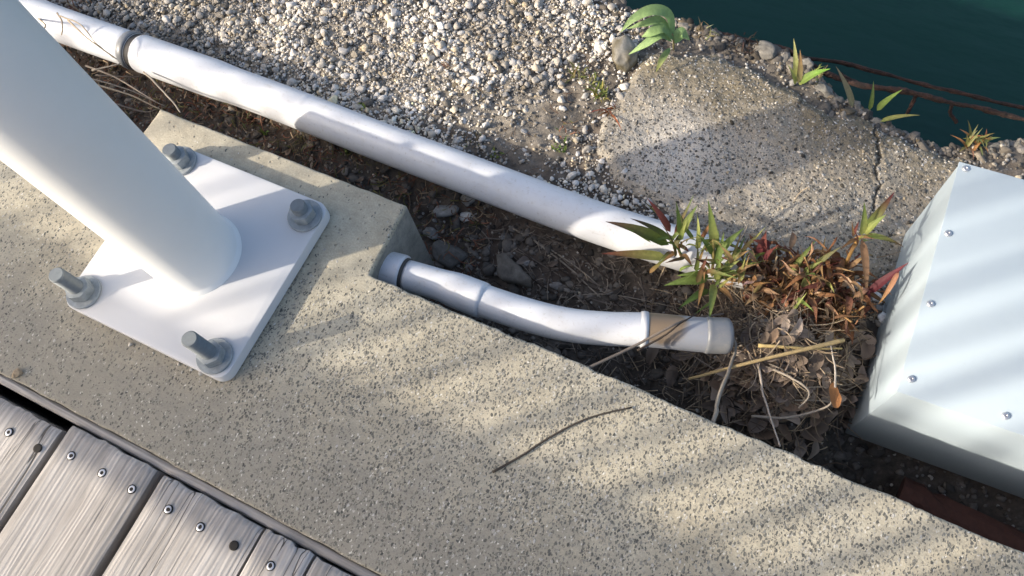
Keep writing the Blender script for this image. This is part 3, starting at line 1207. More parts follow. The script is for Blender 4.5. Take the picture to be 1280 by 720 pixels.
def gravel_keep(x, y, rg):
    d = slab_d(x, y)
    # bare soil shows through next to the slab and the pipe
    bare = np.exp(-((x - 0.26) / 0.17) ** 2 - ((y - 0.40) / 0.09) ** 2) * 0.9 + np.exp(-((x - 0.31) / 0.06) ** 2 - ((y - 0.51) / 0.09) ** 2) * 0.7
    bare = bare + 0.6 * fbm(x, y, 14, 4, 41)
    pr = np.clip(1.05 - bare, 0.10, 1)
    pr = pr * (y > 0.325 + 0.012 * fbm(x, y, 20, 3, 2)) * (d < 0.002) * (y < rim_y(x) - 0.006)
    pr = pr * np.where((x > 0.34) & (y > 0.6), 0.06, 1.0)
    return rg.random(x.shape) < pr


def surf_z(x, y):
    d = slab_d(x, y)
    return np.where(d > -0.01, np.maximum(gz(x, y), slab_z(x, y, d)), gz(x, y))


rg = np.random.default_rng(5)


def gravel_layer(N, med, sig, lo, hi, lift, base, cuts, name, label):
    gx = rg.uniform(-1.25, 1.2, N)
    gy = rg.uniform(0.32, 0.71, N)
    kp = gravel_keep(gx, gy, rg)
    gx, gy = gx[kp], gy[kp]
    S = np.exp(rg.normal(math.log(med), sig, len(gx))).clip(lo, hi)
    P = np.stack([gx, gy, gz(gx, gy) + S * rg.uniform(-0.35, 0.6, len(gx)) + rg.uniform(0, lift, len(gx))], 1)
    cc = stone_cols(len(gx), rg, 0.26, 0.70, 0.09)
    br = 1 + 0.8 * fbm(gx, gy, 9, 4, 61)
    o = stone_soup(name, P, S, np.clip(cc * br[:, None], 0.04, 0.82), rg, base, 0.10, None, False, cuts)
    return tag(o, label, 'gravel', kind='stuff')


gravel_layer(24000, 0.0038, 0.48, 0.0016, 0.010, 0.002, ICO2, 8, 'gravel', 'pale crushed gravel spread behind the long white pipe')
gravel_layer(46000, 0.0020, 0.35, 0.0010, 0.004, 0.004, ICO1, 2, 'fine_gravel', 'small chips filling the gaps of the gravel')

# fine grit in the trench and round the slab
N = 9000
gx = rg.uniform(-0.9, 1.0, N)
gy = rg.uniform(0.08, 0.68, N)
kp = (slab_d(gx, gy) < 0.006) & (gy < rim_y(gx)) & (rg.random(N) < np.where(gy < 0.32, 0.28, 0.8)) & ~((gx > BX0) & (gx < BX1) & (gy < BY))
gx, gy = gx[kp], gy[kp]
S = np.exp(rg.normal(math.log(0.0021), 0.4, len(gx))).clip(0.001, 0.0045)
P = np.stack([gx, gy, gz(gx, gy) + S * 0.4], 1)
o = stone_soup('grit', P, S, stone_cols(len(gx), rg, 0.08, 0.6, 0.4), rg)
tag(o, 'fine loose grit scattered over the dark soil', 'grit', kind='stuff')

# crumbly soil clods in the trench
N = 4200
gx = rg.uniform(-0.9, 1.05, N)
gy = rg.uniform(0.075, 0.33, N)
kp = ~((gx > BX0 - 0.005) & (gx < BX1 + 0.005) & (gy < BY + 0.005))
gx, gy = gx[kp], gy[kp]
S = np.exp(rg.normal(math.log(0.0042), 0.45, len(gx))).clip(0.0015, 0.012)
P = np.stack([gx, gy, gz(gx, gy) + S * 0.15], 1)
b_ = rg.uniform(0.05, 0.22, len(gx))[:, None] * np.array([[1.0, 0.88, 0.75]])
o = stone_soup('soil_clods', P, S, b_, rg, ICO2, 0.16, cuts=3)
tag(o, 'dark crumbly soil clods along the trench', 'soil', kind='stuff')

# pebbles half set into the slab
N = 9500
gx = rg.uniform(0.30, 0.95, N)
gy = rg.uniform(0.28, 0.69, N)
kp = (slab_d(gx, gy) > 0.0) & (gy < rim_y(gx) - 0.01)
gx, gy = gx[kp], gy[kp]
S = np.exp(rg.normal(math.log(0.0019), 0.38, len(gx))).clip(0.0009, 0.0048)
P = np.stack([gx, gy, slab_z(gx, gy, slab_d(gx, gy)) - S * 0.25], 1)
cc = stone_cols(len(gx), rg, 0.14, 0.58, 0.34)
o = stone_soup('set_pebbles', P, S, cc, rg, parent=slab)
tag(o, kind='stuff')

# coarse rubble along the broken quay rim
N = 1300
gx = rg.uniform(0.22, 1.15, N)
gy = rim_y(gx) - np.abs(rg.normal(0.0, 0.022, N))
S = np.exp(rg.normal(math.log(0.0050), 0.5, N)).clip(0.0018, 0.014)
P = np.stack([gx, gy, gz(gx, gy) - S * 0.15 - 0.2 * np.maximum(0, 0.006 - (rim_y(gx) - gy))], 1)
o = stone_soup('rim_rubble', P, S, stone_cols(N, rg, 0.07, 0.28, 0.4) * np.array([[1.0, 0.95, 0.9]]), rg, ICO2, 0.10, cuts=6)
tag(o, 'crumbled concrete and pebbles along the broken quay rim', 'rubble', kind='stuff')


def rock_mesh(size, colr, seed, flat=0.7, aggr=0.25, moss=None):
    rg2 = np.random.default_rng(seed)
    V0, F0 = ICO3
    V_ = V0.copy()
    for _ in range(16):
        nn = rg2.normal(size=3)
        nn /= np.linalg.norm(nn)
        dd = V_ @ nn - rg2.uniform(0.48, 0.80)
        V_ = V_ - nn[None] * np.maximum(dd, 0)[:, None] * 0.92
    nz = fbm(V_[:, 0] * 2 + seed, V_[:, 1] * 2 + V_[:, 2] * 1.7, 1.3, 4, seed)
    nz2 = fbm(V_[:, 0] * 2 + V_[:, 2] + seed, V_[:, 1] * 2 - V_[:, 2] * 1.3, 5.0, 3, seed + 2)
    V_ = V_ * (1 + 0.9 * aggr * nz + 0.45 * aggr * nz2)[:, None]
    V_ = V_ * np.array(size) * np.array([1, 1, flat])
    c = np.array(colr)[None] * (1 + 0.7 * fbm(V0[:, 0] * 3, V0[:, 1] * 3 + V0[:, 2], 2.5, 3, seed + 3))[:, None]
    if moss is not None:
        k_ = np.clip(0.5 + 2.5 * fbm(V0[:, 0] + 3, V0[:, 1] - V0[:, 2], 1.5, 3, seed + 8) - V0[:, 1] * 0.5, 0, 0.85)[:, None]
        c = c * (1 - k_) + np.array(moss)[None] * k_
    return mesh_np('rock', V_, F0, np.clip(c, 0.01, 0.8), False)


def rock(name, px, py, w_, h_, colr, seed, label, group=None, lift=0.3, yaw_=0.5, flat=0.7, cat='stone', moss=None, zoff=0.0):
    p = U(px, py, -0.16)
    for _ in range(4):
        p = U(px, py, float(surf_z(np.array([p.x]), np.array([p.y]))[0]) + zoff)
    if name == 'rim_stone':
        p.y = min(p.y, float(rim_y(np.array(p.x))) - 0.35 * h_)
    me = rock_mesh((w_ / 2, h_ / 2, min(w_, h_) / 2), colr, seed, flat, moss=moss)
    o = link(name, me, MT['stone'])
    o.location = p + Vector((0, 0, min(w_, h_) / 2 * flat * lift))
    o.rotation_euler = (0, 0, yaw_)
    return tag(o, label, cat, group)


rock('boulder', 781, 72, 0.046, 0.085, (0.30, 0.28, 0.24), 3, 'mossy grey stone leaning under the drooping pale-green plant', lift=0.75, yaw_=0.5, flat=0.9, moss=(0.11, 0.09, 0.045))
rock('rubble_stone', 582, 273, 0.030, 0.020, (0.56, 0.55, 0.52), 4, 'pale angular stone on the trench soil between block and long pipe', yaw_=0.3)
rock('rubble_stone', 556, 266, 0.055, 0.032, (0.25, 0.245, 0.23), 5, 'flat dark grey concrete fragment beside the pale trench stone', yaw_=0.7)
rock('rubble_stone', 585, 250, 0.032, 0.026, (0.27, 0.26, 0.24), 6, 'grey rough lump wedged under the long pipe near the block', yaw_=0.1)
rock('rubble_stone', 537, 292, 0.034, 0.022, (0.26, 0.255, 0.235), 7, 'small grey stone against the side face of the concrete block', yaw_=-0.2)
rock('rubble_stone', 562, 318, 0.060, 0.050, (0.13, 0.122, 0.108), 8, 'dark muddy lump beside the corner of the concrete block', yaw_=0.2)
rock('rubble_stone', 640, 343, 0.078, 0.050, (0.17, 0.15, 0.125), 9, 'large brown muddy lump against the bent white pipe', yaw_=-0.35, lift=0.5)
rock('rubble_stone', 590, 300, 0.020, 0.016, (0.22, 0.21, 0.19), 10, 'small grey stone below the pale trench stone', yaw_=0.9)
rock('rubble_stone', 695, 357, 0.022, 0.016, (0.24, 0.22, 0.2), 11, 'small grey-brown stone among twigs above the bent pipe', yaw_=0.4)
for i in range(26):
    a, b = random.uniform(530, 660), random.uniform(240, 345)
    if b < 215 + (a - 500) * 0.38 + 28 or b > 330 + (a - 505) * 0.36 - 12:
        continue
    w_ = random.uniform(0.008, 0.018)
    q = random.uniform(0.14, 0.34)
    rock('rubble_stone', a, b, w_, w_ * random.uniform(0.6, 0.9), (q, q * 0.97, q * 0.92), 200 + i, 'small grey rubble chip on the soil near the corner of the block', 'rubble chips by the block', yaw_=random.random() * 6)
for i, (a, b, s_, br) in enumerate([(703, 136, 0.019, 0.62), (752, 66, 0.017, 0.52), (580, 151, 0.014, 0.6), (634, 144, 0.017, 0.5), (489, 120, 0.014, 0.42), (553, 40, 0.017, 0.5), (561, 20, 0.019, 0.42), (745, 98, 0.016, 0.5), (690, 100, 0.016, 0.5), (722, 193, 0.012, 0.6), (753, 202, 0.016, 0.55), (704, 206, 0.014, 0.5), (655, 165, 0.017, 0.38), (688, 172, 0.014, 0.4), (490, 70, 0.018, 0.40), (780, 215, 0.013, 0.6), (650, 80, 0.018, 0.42), (600, 95, 0.017, 0.48)]):
    rock('pebble', a, b, s_, s_ * 0.72, (br, br * 0.96, br * 0.9), 20 + i, 'larger pale pebble lying on the gravel behind the long pipe', 'larger pale pebbles on the gravel', yaw_=i * 1.3)
for i, (a, b, w_, h_) in enumerate([(1032, 112, 0.042, 0.034), (1049, 122, 0.024, 0.02), (1070, 131, 0.022, 0.018), (1098, 146, 0.03, 0.018), (1118, 151, 0.024, 0.015), (985, 66, 0.03, 0.022), (1007, 80, 0.03, 0.026), (960, 60, 0.05, 0.03), (1172, 172, 0.022, 0.016), (1190, 178, 0.024, 0.016), (1250, 168, 0.04, 0.022), (1272, 172, 0.034, 0.022), (1255, 184, 0.03, 0.02), (925, 52, 0.03, 0.02), (1238, 190, 0.026, 0.018), (890, 42, 0.034, 0.018), (855, 34, 0.03, 0.02)]):
    rock('rim_stone', a, b, w_, h_, (0.19, 0.178, 0.155), 50 + i, 'grey stone set in the crumbling concrete at the water edge', 'stones along the broken quay rim', yaw_=0.4 * i, lift=0.1)
for i, (a, b, s_) in enumerate([(1097, 372, 0.022), (1070, 358, 0.016), (1103, 397, 0.02)]):
    rock('white_stone', a, b, s_, s_ * 0.8, (0.66, 0.66, 0.66), 80 + i, 'white stone chip between dry weeds and cabinet side', 'white chips by the cabinet', yaw_=i, zoff=0.02)
# crumbs on the kerb by the base plate
for i, (a, b, s_) in enumerate([(164, 431, 0.0075), (192, 441, 0.003), (224, 455, 0.006), (252, 467, 0.008), (240, 462, 0.006)]):
    p = U(a, b, 0.0)
    o = link('mortar_crumb', rock_mesh((s_ / 2, s_ / 2, s_ / 2), (0.55, 0.52, 0.46), 90 + i, 0.8), MT['stone'])
    o.location = (p.x, p.y, s_ * 0.2)
    tag(o, 'small pale mortar crumb on the kerb along the plate edge', 'crumb', 'mortar crumbs by the base plate')
p = U(23, 467, 0.0)
o = link('pebble', rock_mesh((0.010, 0.007, 0.006), (0.30, 0.235, 0.16), 99, 0.8), MT['stone'])
o.location = (p.x, p.y, 0.003)
o.rotation_euler = (0, 0, 0.6)
tag(o, 'tan pebble resting on the kerb at the deck edge', 'pebble')

# ------------------------------------------------------------------ rusty edge bar over the notch
def rusty_bar(pix, z, r, name, label, seed):
    pts = smooth_path([U(a, b, z) for a, b in pix], 14)
    rg2 = np.random.default_rng(seed)
    pts = [p + np.array([0, 0.004, 0.003]) * (fbm(np.array(p[0]), np.array(0.1), 14, 3, seed)) for p in pts]
    V, F = tube(pts, [r * (1 + 0.5 * float(fbm(np.array(p[0]), np.array(2.0), 60, 3, seed))) for p in pts], 8, wob=0.25, seed=seed)
    o = link(name, mesh_py(name, V, F, smooth=False), MT['rust'])
    return tag(o, label, 'steel bar')


bar = rusty_bar([(820, 22), (870, 35), (930, 50), (985, 64), (1030, 90), (1077, 106), (1128, 113), (1187, 130), (1229, 136), (1290, 152), (1400, 185)], -0.176, 0.0040, 'edge_bar', 'thick corroded steel bar bridging the broken notch at the water edge', 3)
rusty_bar([(1000, 70), (1050, 78), (1100, 91), (1167, 109), (1229, 124), (1290, 140), (1400, 170)], -0.27, 0.0032, 'edge_bar', 'thinner rusty bar hanging just below the thick edge bar', 6)
for i, pp in enumerate([[(1146, 118), (1140, 130), (1132, 145)], [(1190, 131), (1188, 142), (1196, 153)], [(1075, 105), (1060, 98), (1050, 92)]]):
    V, F = tube(smooth_path([U(a, b, -0.185 - 0.012 * q) for q, (a, b) in enumerate(pp)], 6), 0.0028, 6, wob=0.5, seed=i)
    link('rust_flake', mesh_py('rust_flake', V, F, False), MT['rust'], bar)

# ------------------------------------------------------------------ leaves, plants
def leaf_geo(p0, p1, width, bow=0.2, side=None, fold=0.25, n=9, curl=0.0, shape=0.5, wave=0.0, seed=0):
    """lanceolate blade from p0 to p1; bow lifts the middle (fraction of length)"""
    rg2 = random.Random(seed)
    p0, p1 = np.array(tuple(p0), float), np.array(tuple(p1), float)
    d = p1 - p0
    L = np.linalg.norm(d)
    d /= L
    up = np.array([0, 0, 1.0])
    sv = np.cross(d, up) if side is None else np.array(side, float)
    if np.linalg.norm(sv) < 1e-3:
        sv = np.array([1.0, 0, 0])
    sv = sv - d * (sv @ d)
    sv /= np.linalg.norm(sv)
    nv = np.cross(sv, d)
    V, F = [], []
    tw0 = rg2.uniform(-0.25, 0.25)
    for i in range(n):
        t = i / (n - 1)
        w_ = width * 0.5 * max(0.03, (math.sin(math.pi * min(1, t ** shape))) ** 0.85 if 0 < t < 1 else 0.03)
        tw = tw0 + curl * t
        s2 = sv * math.cos(tw) + nv * math.sin(tw)
        n2 = -sv * math.sin(tw) + nv * math.cos(tw)
        c = p0 + d * L * t + nv * L * bow * 4 * t * (1 - t) + up * wave * L * math.sin(t * 7 + seed)
        V += [c - s2 * w_ + n2 * w_ * fold, c - s2 * w_ * 0.5 + n2 * w_ * fold * 0.35, c, c + s2 * w_ * 0.5 + n2 * w_ * fold * 0.35, c + s2 * w_ + n2 * w_ * fold]
    for i in range(n - 1):
        for k_ in range(4):
            a = i * 5 + k_
            F.append((a, a + 1, a + 6, a + 5))
    return V, F


def leaf_cols(n, c0, c1, mid=1.15):
    out = []
    for i in range(n):
        t = i / (n - 1)
        t = t * t * (3 - 2 * t)
        c = [a * (1 - t) + b * t for a, b in zip(c0, c1)]
        for k_ in range(5):
            f = (0.95, 1.0, mid, 1.0, 0.95)[k_]
            out.append([v * f for v in c])
    return np.array(out)


G1, G2, YG = (0.105, 0.155, 0.036), (0.18, 0.24, 0.06), (0.29, 0.31, 0.09)
RED, CRIM, BRN, OCH, DKR = (0.15, 0.045, 0.032), (0.085, 0.016, 0.022), (0.13, 0.07, 0.035), (0.34, 0.20, 0.085), (0.06, 0.03, 0.02)


def add_leaf(parent, p0, p1, width, c0, c1, bow=0.15, name='leaf', mat='leaf', **kw):
    V, F = leaf_geo(p0, p1, width, bow, **kw)
    n_ = kw.get('n', 9)
    return link(name, mesh_py(name, V, F, True, leaf_cols(n_, c0, c1)), MT[mat], parent)


def add_stem(parent, pts, r, col_, mat='dry'):
    V, F = tube(smooth_path(pts, 6), [r] * (6 * (len(pts) - 1) + 1), 7)
    return link('stem', mesh_py('stem', V, F, True, np.array([col_] * len(V))), MT[mat], parent)


# weed with a red leaf, next to the pipe end
zb = -0.150
b0 = U(858, 338, zb)
wa = empty('weed', b0)
tag(wa, 'green weed with red-tipped leaves at the end of the long white pipe', 'weed')
nodeA = U(847, 305, -0.075)
add_stem(wa, [b0, U(852, 322, -0.11), nodeA, U(852, 288, -0.05)], 0.0020, (0.30, 0.20, 0.07))
LA = [((836, 306, -.075), (757, 277, -.045), .020, G1, DKR, .10), ((838, 300, -.07), (788, 273, -.035), .013, G1, DKR, .08), ((834, 322, -.10), (752, 317, -.088), .017, YG, RED, .05),
      ((838, 290, -.06), (809, 248, -.02), .014, RED, (0.26, 0.07, 0.05), .05), ((849, 292, -.055), (845, 252, -.005), .010, G2, G1, .05), ((852, 292, -.055), (872, 256, -.015), .013, YG, G1, .1),
      ((843, 300, -.065), (820, 300, -.03), .010, G1, G1, .1), ((850, 300, -.06), (858, 275, -.03), .009, G2, YG, .1), ((845, 315, -.085), (825, 330, -.085), .010, OCH, BRN, .15), ((852, 318, -.09), (866, 335, -.08), .009, OCH, BRN, .2)]
for i, (a, b, w_, c0, c1, bw_) in enumerate(LA):
    add_leaf(wa, U(*a), U(*b), w_ * 0.78, c0, c1, bw_, seed=i)
b1 = U(892, 352, zb + .01)
wb = empty('weed', b1)
tag(wb, 'bushy green weed with upright lance leaves over the grey pipe end', 'weed')
nodeB = U(892, 325, -0.075)
add_stem(wb, [b1, U(890, 340, -0.11), nodeB, U(892, 300, -0.04)], 0.0020, (0.24, 0.20, 0.07))
LB = [((893, 312, -.06), (885, 250, -.005), .015, YG, G1, .06), ((897, 318, -.06), (930, 285, -.03), .013, G2, G1, .1), ((890, 318, -.06), (871, 292, -.03), .010, G1, G1, .1),
      ((884, 350, -.09), (830, 357, -.085), .017, G2, G1, .12), ((886, 345, -.09), (845, 345, -.075), .012, G1, G2, .12), ((886, 362, -.085), (848, 386, -.075), .013, G1, (0.07, 0.12, 0.03), .12), ((892, 355, -.075), (886, 402, -.05), .013, YG, G2, .1),
      ((895, 350, -.08), (900, 322, -.045), .011, YG, G2, .1), ((900, 345, -.08), (925, 325, -.055), .011, G1, YG, .15), ((905, 335, -.075), (938, 312, -.05), .010, G2, OCH, .15), ((900, 360, -.085), (918, 380, -.08), .010, OCH, BRN, .2), ((888, 335, -.07), (866, 322, -.05), .009, RED, DKR, .1), ((878, 352, -.09), (872, 385, -.07), .008, OCH, OCH, .1), ((896, 330, -.06), (905, 290, -.03), .010, G1, G2, .08)]
for i, (a, b, w_, c0, c1, bw_) in enumerate(LB):
    add_leaf(wb, U(*a), U(*b), w_ * 0.78, c0, c1, bw_, seed=20 + i)
b2 = U(1040, 372, -0.13)
wc = empty('weed', b2)
tag(wc, 'weed with green rosette, red leaf and crimson leaf touching the cabinet side', 'weed')
nodeC = U(1074, 296, -0.055)
add_stem(wc, [b2, U(1050, 345, -0.10), U(1064, 315, -0.07), nodeC], 0.0022, (0.34, 0.19, 0.06))
LC = [((1077, 294, -.052), (1080, 252, -.010), .012, YG, G1, .06), ((1080, 292, -.052), (1118, 240, -.020), .016, G2, CRIM, .08), ((1080, 292, -.050), (1108, 268, -.020), .012, YG, G2, .1),
      ((1080, 294, -.052), (1130, 309, -.045), .009, G2, DKR, .15), ((1077, 298, -.058), (1082, 372, -.095), .012, (0.24, 0.14, 0.08), (0.16, 0.1, 0.06), .1), ((1070, 300, -.06), (1050, 312, -.05), .008, OCH, BRN, .2),
      ((1086, 366, -.09), (1136, 328, -.045), .014, CRIM, (0.11, 0.02, 0.028), .06), ((1124, 338, -.055), (1098, 380, -.09), .008, (0.42, 0.20, 0.12), OCH, .25), ((1084, 360, -.09), (1086, 386, -.10), .007, CRIM, DKR, .1),
      ((1010, 340, -.09), (1052, 308, -.055), .011, YG, (0.22, 0.2, 0.1), .12), ((1000, 345, -.09), (1030, 325, -.06), .009, G2, YG, .12), ((985, 345, -.09), (1020, 300, -.06), .010, YG, G1, .1), ((1005, 360, -.09), (1010, 335, -.06), .014, (0.2, 0.22, 0.1), YG, .1)]
for i, (a, b, w_, c0, c1, bw_) in enumerate(LC):
    add_leaf(wc, U(*a), U(*b), w_ * 0.78, c0, c1, bw_, seed=40 + i)


def extra_blades(e, px, py, z, n_, R_, cols, seed, w0=0.003, w1=0.0075, up=(0.012, 0.05), sp_=1.0):
    rg2 = random.Random(seed)
    for q in range(n_):
        a = U(px + rg2.gauss(0, 17) * sp_, py + rg2.gauss(0, 14) * sp_, z + rg2.uniform(-0.02, 0.02))
        th = rg2.random() * 6.283
        L = rg2.uniform(0.5, 1.0) * R_
        b = a + Vector((math.cos(th) * L, math.sin(th) * L, rg2.uniform(*up)))
        c0, c1 = rg2.choice(cols), rg2.choice(cols)
        add_leaf(e, a, b, rg2.uniform(w0, w1), c0, c1, rg2.uniform(-0.05, 0.32), seed=seed * 31 + q, curl=rg2.uniform(-1.4, 1.4), wave=rg2.uniform(0, 0.05))


GR = [G1, G2, YG, G1, G2, (0.12, 0.10, 0.04), OCH, RED]
extra_blades(wa, 850, 312, -0.085, 22, 0.040, GR, 1)
extra_blades(wb, 894, 340, -0.085, 34, 0.042, GR, 2)
extra_blades(wb, 915, 330, -0.085, 14, 0.036, [YG, OCH, G2, (0.3, 0.2, 0.09)], 3)
extra_blades(wc, 1005, 345, -0.085, 18, 0.034, [YG, OCH, RED, G2, (0.3, 0.2, 0.09)], 4)
extra_blades(wc, 1072, 300, -0.062, 10, 0.024, [OCH, YG, RED, BRN], 5, 0.002, 0.005, (-0.02, 0.03), 0.2)


# dried brown curled leaves, three dead weeds
def dead_weed(px, py, sx_, sy_, n_, label, seed, z0=-0.125, zr=0.055):
    rg2 = random.Random(seed)
    base = U(px, py + 18, z0)
    dw = empty('dried_weed', base)
    tag(dw, label, 'dried weed')
    for q in range(4):
        a = U(px + rg2.uniform(-sx_, sx_), py + rg2.uniform(-sy_, sy_), z0 + zr)
        add_stem(dw, [base, (Vector(base) + a) / 2 + Vector((rg2.uniform(-.006, .006), rg2.uniform(-.006, .006), .006)), a], 0.0012, (0.32, 0.19, 0.08))
    for q in range(n_):
        while True:
            ux, uy = rg2.uniform(-1, 1), rg2.uniform(-1, 1)
            if ux * ux + uy * uy < 1:
                break
        a = U(px + ux * sx_, py + uy * sy_, z0 + zr * rg2.uniform(0.1, 1.0) * (1 - 0.4 * (ux * ux + uy * uy)))
        L = rg2.uniform(0.016, 0.042)
        th = rg2.random() * 6.283
        b = a + Vector((math.cos(th), math.sin(th), rg2.uniform(-0.5, 0.35))) * L
        c0 = rg2.choice([(0.24, 0.125, 0.055), (0.18, 0.085, 0.04), (0.30, 0.18, 0.095), (0.12, 0.062, 0.032), (0.36, 0.245, 0.15), (0.15, 0.06, 0.04)])
        k_ = rg2.uniform(0.75, 1.25)
        c0 = tuple(v * k_ for v in c0)
        add_leaf(dw, a, b, rg2.uniform(0.0035, 0.009), c0, tuple(v * rg2.uniform(0.7, 1.2) for v in c0), rg2.uniform(-0.1, 0.45), mat='dry', n=8, curl=rg2.uniform(-5, 5), fold=rg2.uniform(0.2, 1.1), wave=rg2.uniform(0, 0.12), seed=seed * 100 + q)
    return dw


dw1 = dead_weed(960, 345, 45, 42, 150, 'heap of curled orange-brown leaves on a dead weed right of the green weeds', 3)
for a, b, w_ in (((950, 318, -.08), (958, 288, -.05), .014), ((962, 312, -.08), (940, 300, -.05), .012), ((955, 325, -.08), (975, 305, -.055), .010)):
    add_leaf(dw1, U(*a), U(*b), w_, CRIM, RED, .15, mat='dry', seed=int(a[0]), curl=1.0)
dead_weed(1045, 372, 40, 36, 130, 'pinkish-tan curled dead leaves beside the cabinet', 5, -0.12, 0.05)
dead_weed(1000, 400, 48, 26, 80, 'sparse flattened brown dead weed just above the straw stalks', 6, -0.125, 0.035)

dead_weed(1022, 345, 46, 34, 100, 'rusty tangle of dead leaves between the two heaps of curled leaves', 7, -0.115, 0.06)

# drooping pale-green plant at the water edge
def edge_plant(name, base, leaves, label, cat='plant', stem=None):
    b = U(*base)
    e = empty(name, b)
    tag(e, label, cat)
    if stem:
        add_stem(e, [b] + [U(*q) for q in stem], 0.0016, (0.25, 0.22, 0.1))
    for i, (a, c, w_, c0, c1, bw_) in enumerate(leaves):
        add_leaf(e, U(*a), U(*c), w_, c0, c1, bw_, seed=i + int(base[0]))
    return e


PG, PG2 = (0.20, 0.33, 0.13), (0.30, 0.42, 0.17)
pp_ = edge_plant('drooping_plant', (842, 62, -0.155), [], 'drooping pale-green broad-leaved plant beside the mossy stone at the water edge', stem=[(842, 52, -.12), (840, 42, -.10)])
for i, (pts, w_) in enumerate([([(842, 48, -.11), (836, 20, -.07), (815, 14, -.055), (792, 24, -.06), (776, 40, -.075)], .017), ([(840, 48, -.11), (826, 27, -.08), (806, 30, -.075), (784, 36, -.085)], .013), ([(842, 50, -.11), (830, 36, -.085), (812, 42, -.085), (802, 46, -.095)], .016), ([(840, 52, -.115), (826, 44, -.09), (806, 56, -.10), (786, 68, -.12)], .014), ([(844, 54, -.12), (852, 42, -.10), (862, 50, -.115)], .018), ([(838, 60, -.13), (828, 74, -.12), (820, 90, -.135)], .010)]):
    path_ = smooth_path([U(*q) for q in pts], 5)
    V, F, cl = [], [], []
    m_ = len(path_)
    for j, c in enumerate(path_):
        t = j / (m_ - 1)
        d = path_[min(j + 1, m_ - 1)] - path_[max(j - 1, 0)]
        sv = np.cross(d, np.array([0.3, -0.2, 1.0]))
        sv /= np.linalg.norm(sv) + 1e-9
        wv_ = w_ / 2 * max(0.06, math.sin(math.pi * t ** 0.75) ** 0.8 if 0 < t < 1 else 0.06)
        up_ = np.array([0, 0, 1.0])
        V += [c - sv * wv_ + up_ * wv_ * 0.35, c - sv * wv_ * .5 + up_ * wv_ * .1, c, c + sv * wv_ * .5 + up_ * wv_ * .1, c + sv * wv_ + up_ * wv_ * 0.35]
        cc_ = [PG[q] * (1 - t) + (PG2 if i != 5 else (0.3, 0.3, 0.1))[q] * t for q in range(3)]
        cl += [cc_] * 5
        if j:
            for k_ in range(4):
                a = (j - 1) * 5 + k_
                F.append((a, a + 1, a + 6, a + 5))
    link('leaf', mesh_py('leaf', V, F, True, np.array(cl)), MT['leaf'], pp_)
edge_plant('seedling', (996, 106, -0.165), [((995, 104, -.15), (992, 48, -.10), .009, YG, (0.4, 0.4, 0.16), .05), ((998, 104, -.15), (1000, 62, -.11), .009, (0.3, 0.26, 0.12), OCH, .08), ((1000, 104, -.15), (1038, 86, -.12), .013, G2, (0.22, 0.42, 0.06), .12), ((994, 106, -.15), (984, 80, -.12), .007, YG, YG, .1), ((999, 106, -.155), (1014, 92, -.14), .008, YG, G2, .1)], 'yellow-green seedling with one bright flat leaf on the slab rim')
edge_plant('seedling', (1066, 134, -0.165), [((1066, 134, -.16), (1045, 83, -.10), .011, (0.3, 0.27, 0.15), (0.24, 0.2, 0.12), .04)], 'single straw-coloured blade standing at the broken notch')
edge_plant('seedling', (1088, 138, -0.165), [((1087, 138, -.16), (1092, 101, -.12), .007, G2, (0.16, 0.22, 0.07), .04), ((1096, 138, -.16), (1128, 112, -.12), .010, G2, (0.27, 0.40, 0.08), .08), ((1100, 152, -.16), (1150, 144, -.13), .008, YG, (0.32, 0.3, 0.1), .08)], 'three thin green blades growing from the broken notch')


def tuft(name, px, py, z, n_, L, cols, spread, label, seed, wid=0.003, cat='grass tuft', lean=(0, 0)):
    rg2 = random.Random(seed)
    p = U(px, py, z)
    zz = float(surf_z(np.array([p.x]), np.array([p.y]))[0])
    p = U(px, py, zz)
    e = empty(name, p)
    tag(e, label, cat)
    for q in range(n_):
        th = rg2.random() * 6.283
        a = p + Vector((rg2.uniform(-1, 1), rg2.uniform(-1, 1), 0)) * spread * 0.35
        ll = L * rg2.uniform(0.5, 1.15)
        b = a + Vector((math.cos(th) * ll * rg2.uniform(.3, .9) + lean[0] * ll, math.sin(th) * ll * rg2.uniform(.3, .9) + lean[1] * ll, ll * rg2.uniform(0.15, 0.8)))
        c0 = rg2.choice(cols)
        add_leaf(e, a, b, wid * rg2.uniform(.7, 1.3), c0, tuple(v * rg2.uniform(.7, 1.2) for v in c0), rg2.uniform(0.05, .3), name='blade', n=6, seed=seed * 50 + q)
    return e


tuft('grass_tuft', 1217, 182, -0.17, 34, 0.034, [OCH, (0.34, 0.16, 0.06), (0.3, 0.27, 0.1), (0.2, 0.22, 0.07)], 0.035, 'orange-brown withered tuft behind the cabinet at the water edge', 1, 0.005)
tuft('grass_tuft', 752, 118, -0.15, 30, 0.030, [(0.22, 0.24, 0.05), (0.3, 0.27, 0.08), (0.15, 0.17, 0.05)], 0.03, 'olive-yellow grass tuft at the left edge of the slab', 2)
tuft('grass_tuft', 762, 140, -0.15, 9, 0.036, [(0.30, 0.12, 0.05), (0.22, 0.09, 0.05)], 0.02, 'rust-red blades hanging below the olive tuft', 3, 0.0032, lean=(0.0, -0.8))
tuft('grass_tuft', 722, 95, -0.15, 14, 0.022, [(0.16, 0.17, 0.05), (0.25, 0.24, 0.09)], 0.03, 'thin olive tuft between gravel and mossy stone', 4)
tuft('green_sprig', 453, 134, -0.15, 12, 0.013, [(0.22, 0.30, 0.07), (0.30, 0.36, 0.1)], 0.016, 'small bright green sprig against the far side of the long pipe', 5, 0.0045, 'sprig')
tuft('green_sprig', 700, 184, -0.15, 22, 0.011, [(0.20, 0.26, 0.06), (0.14, 0.2, 0.05)], 0.03, 'low green sprig on the soil left of the slab', 6, 0.0035, 'sprig')
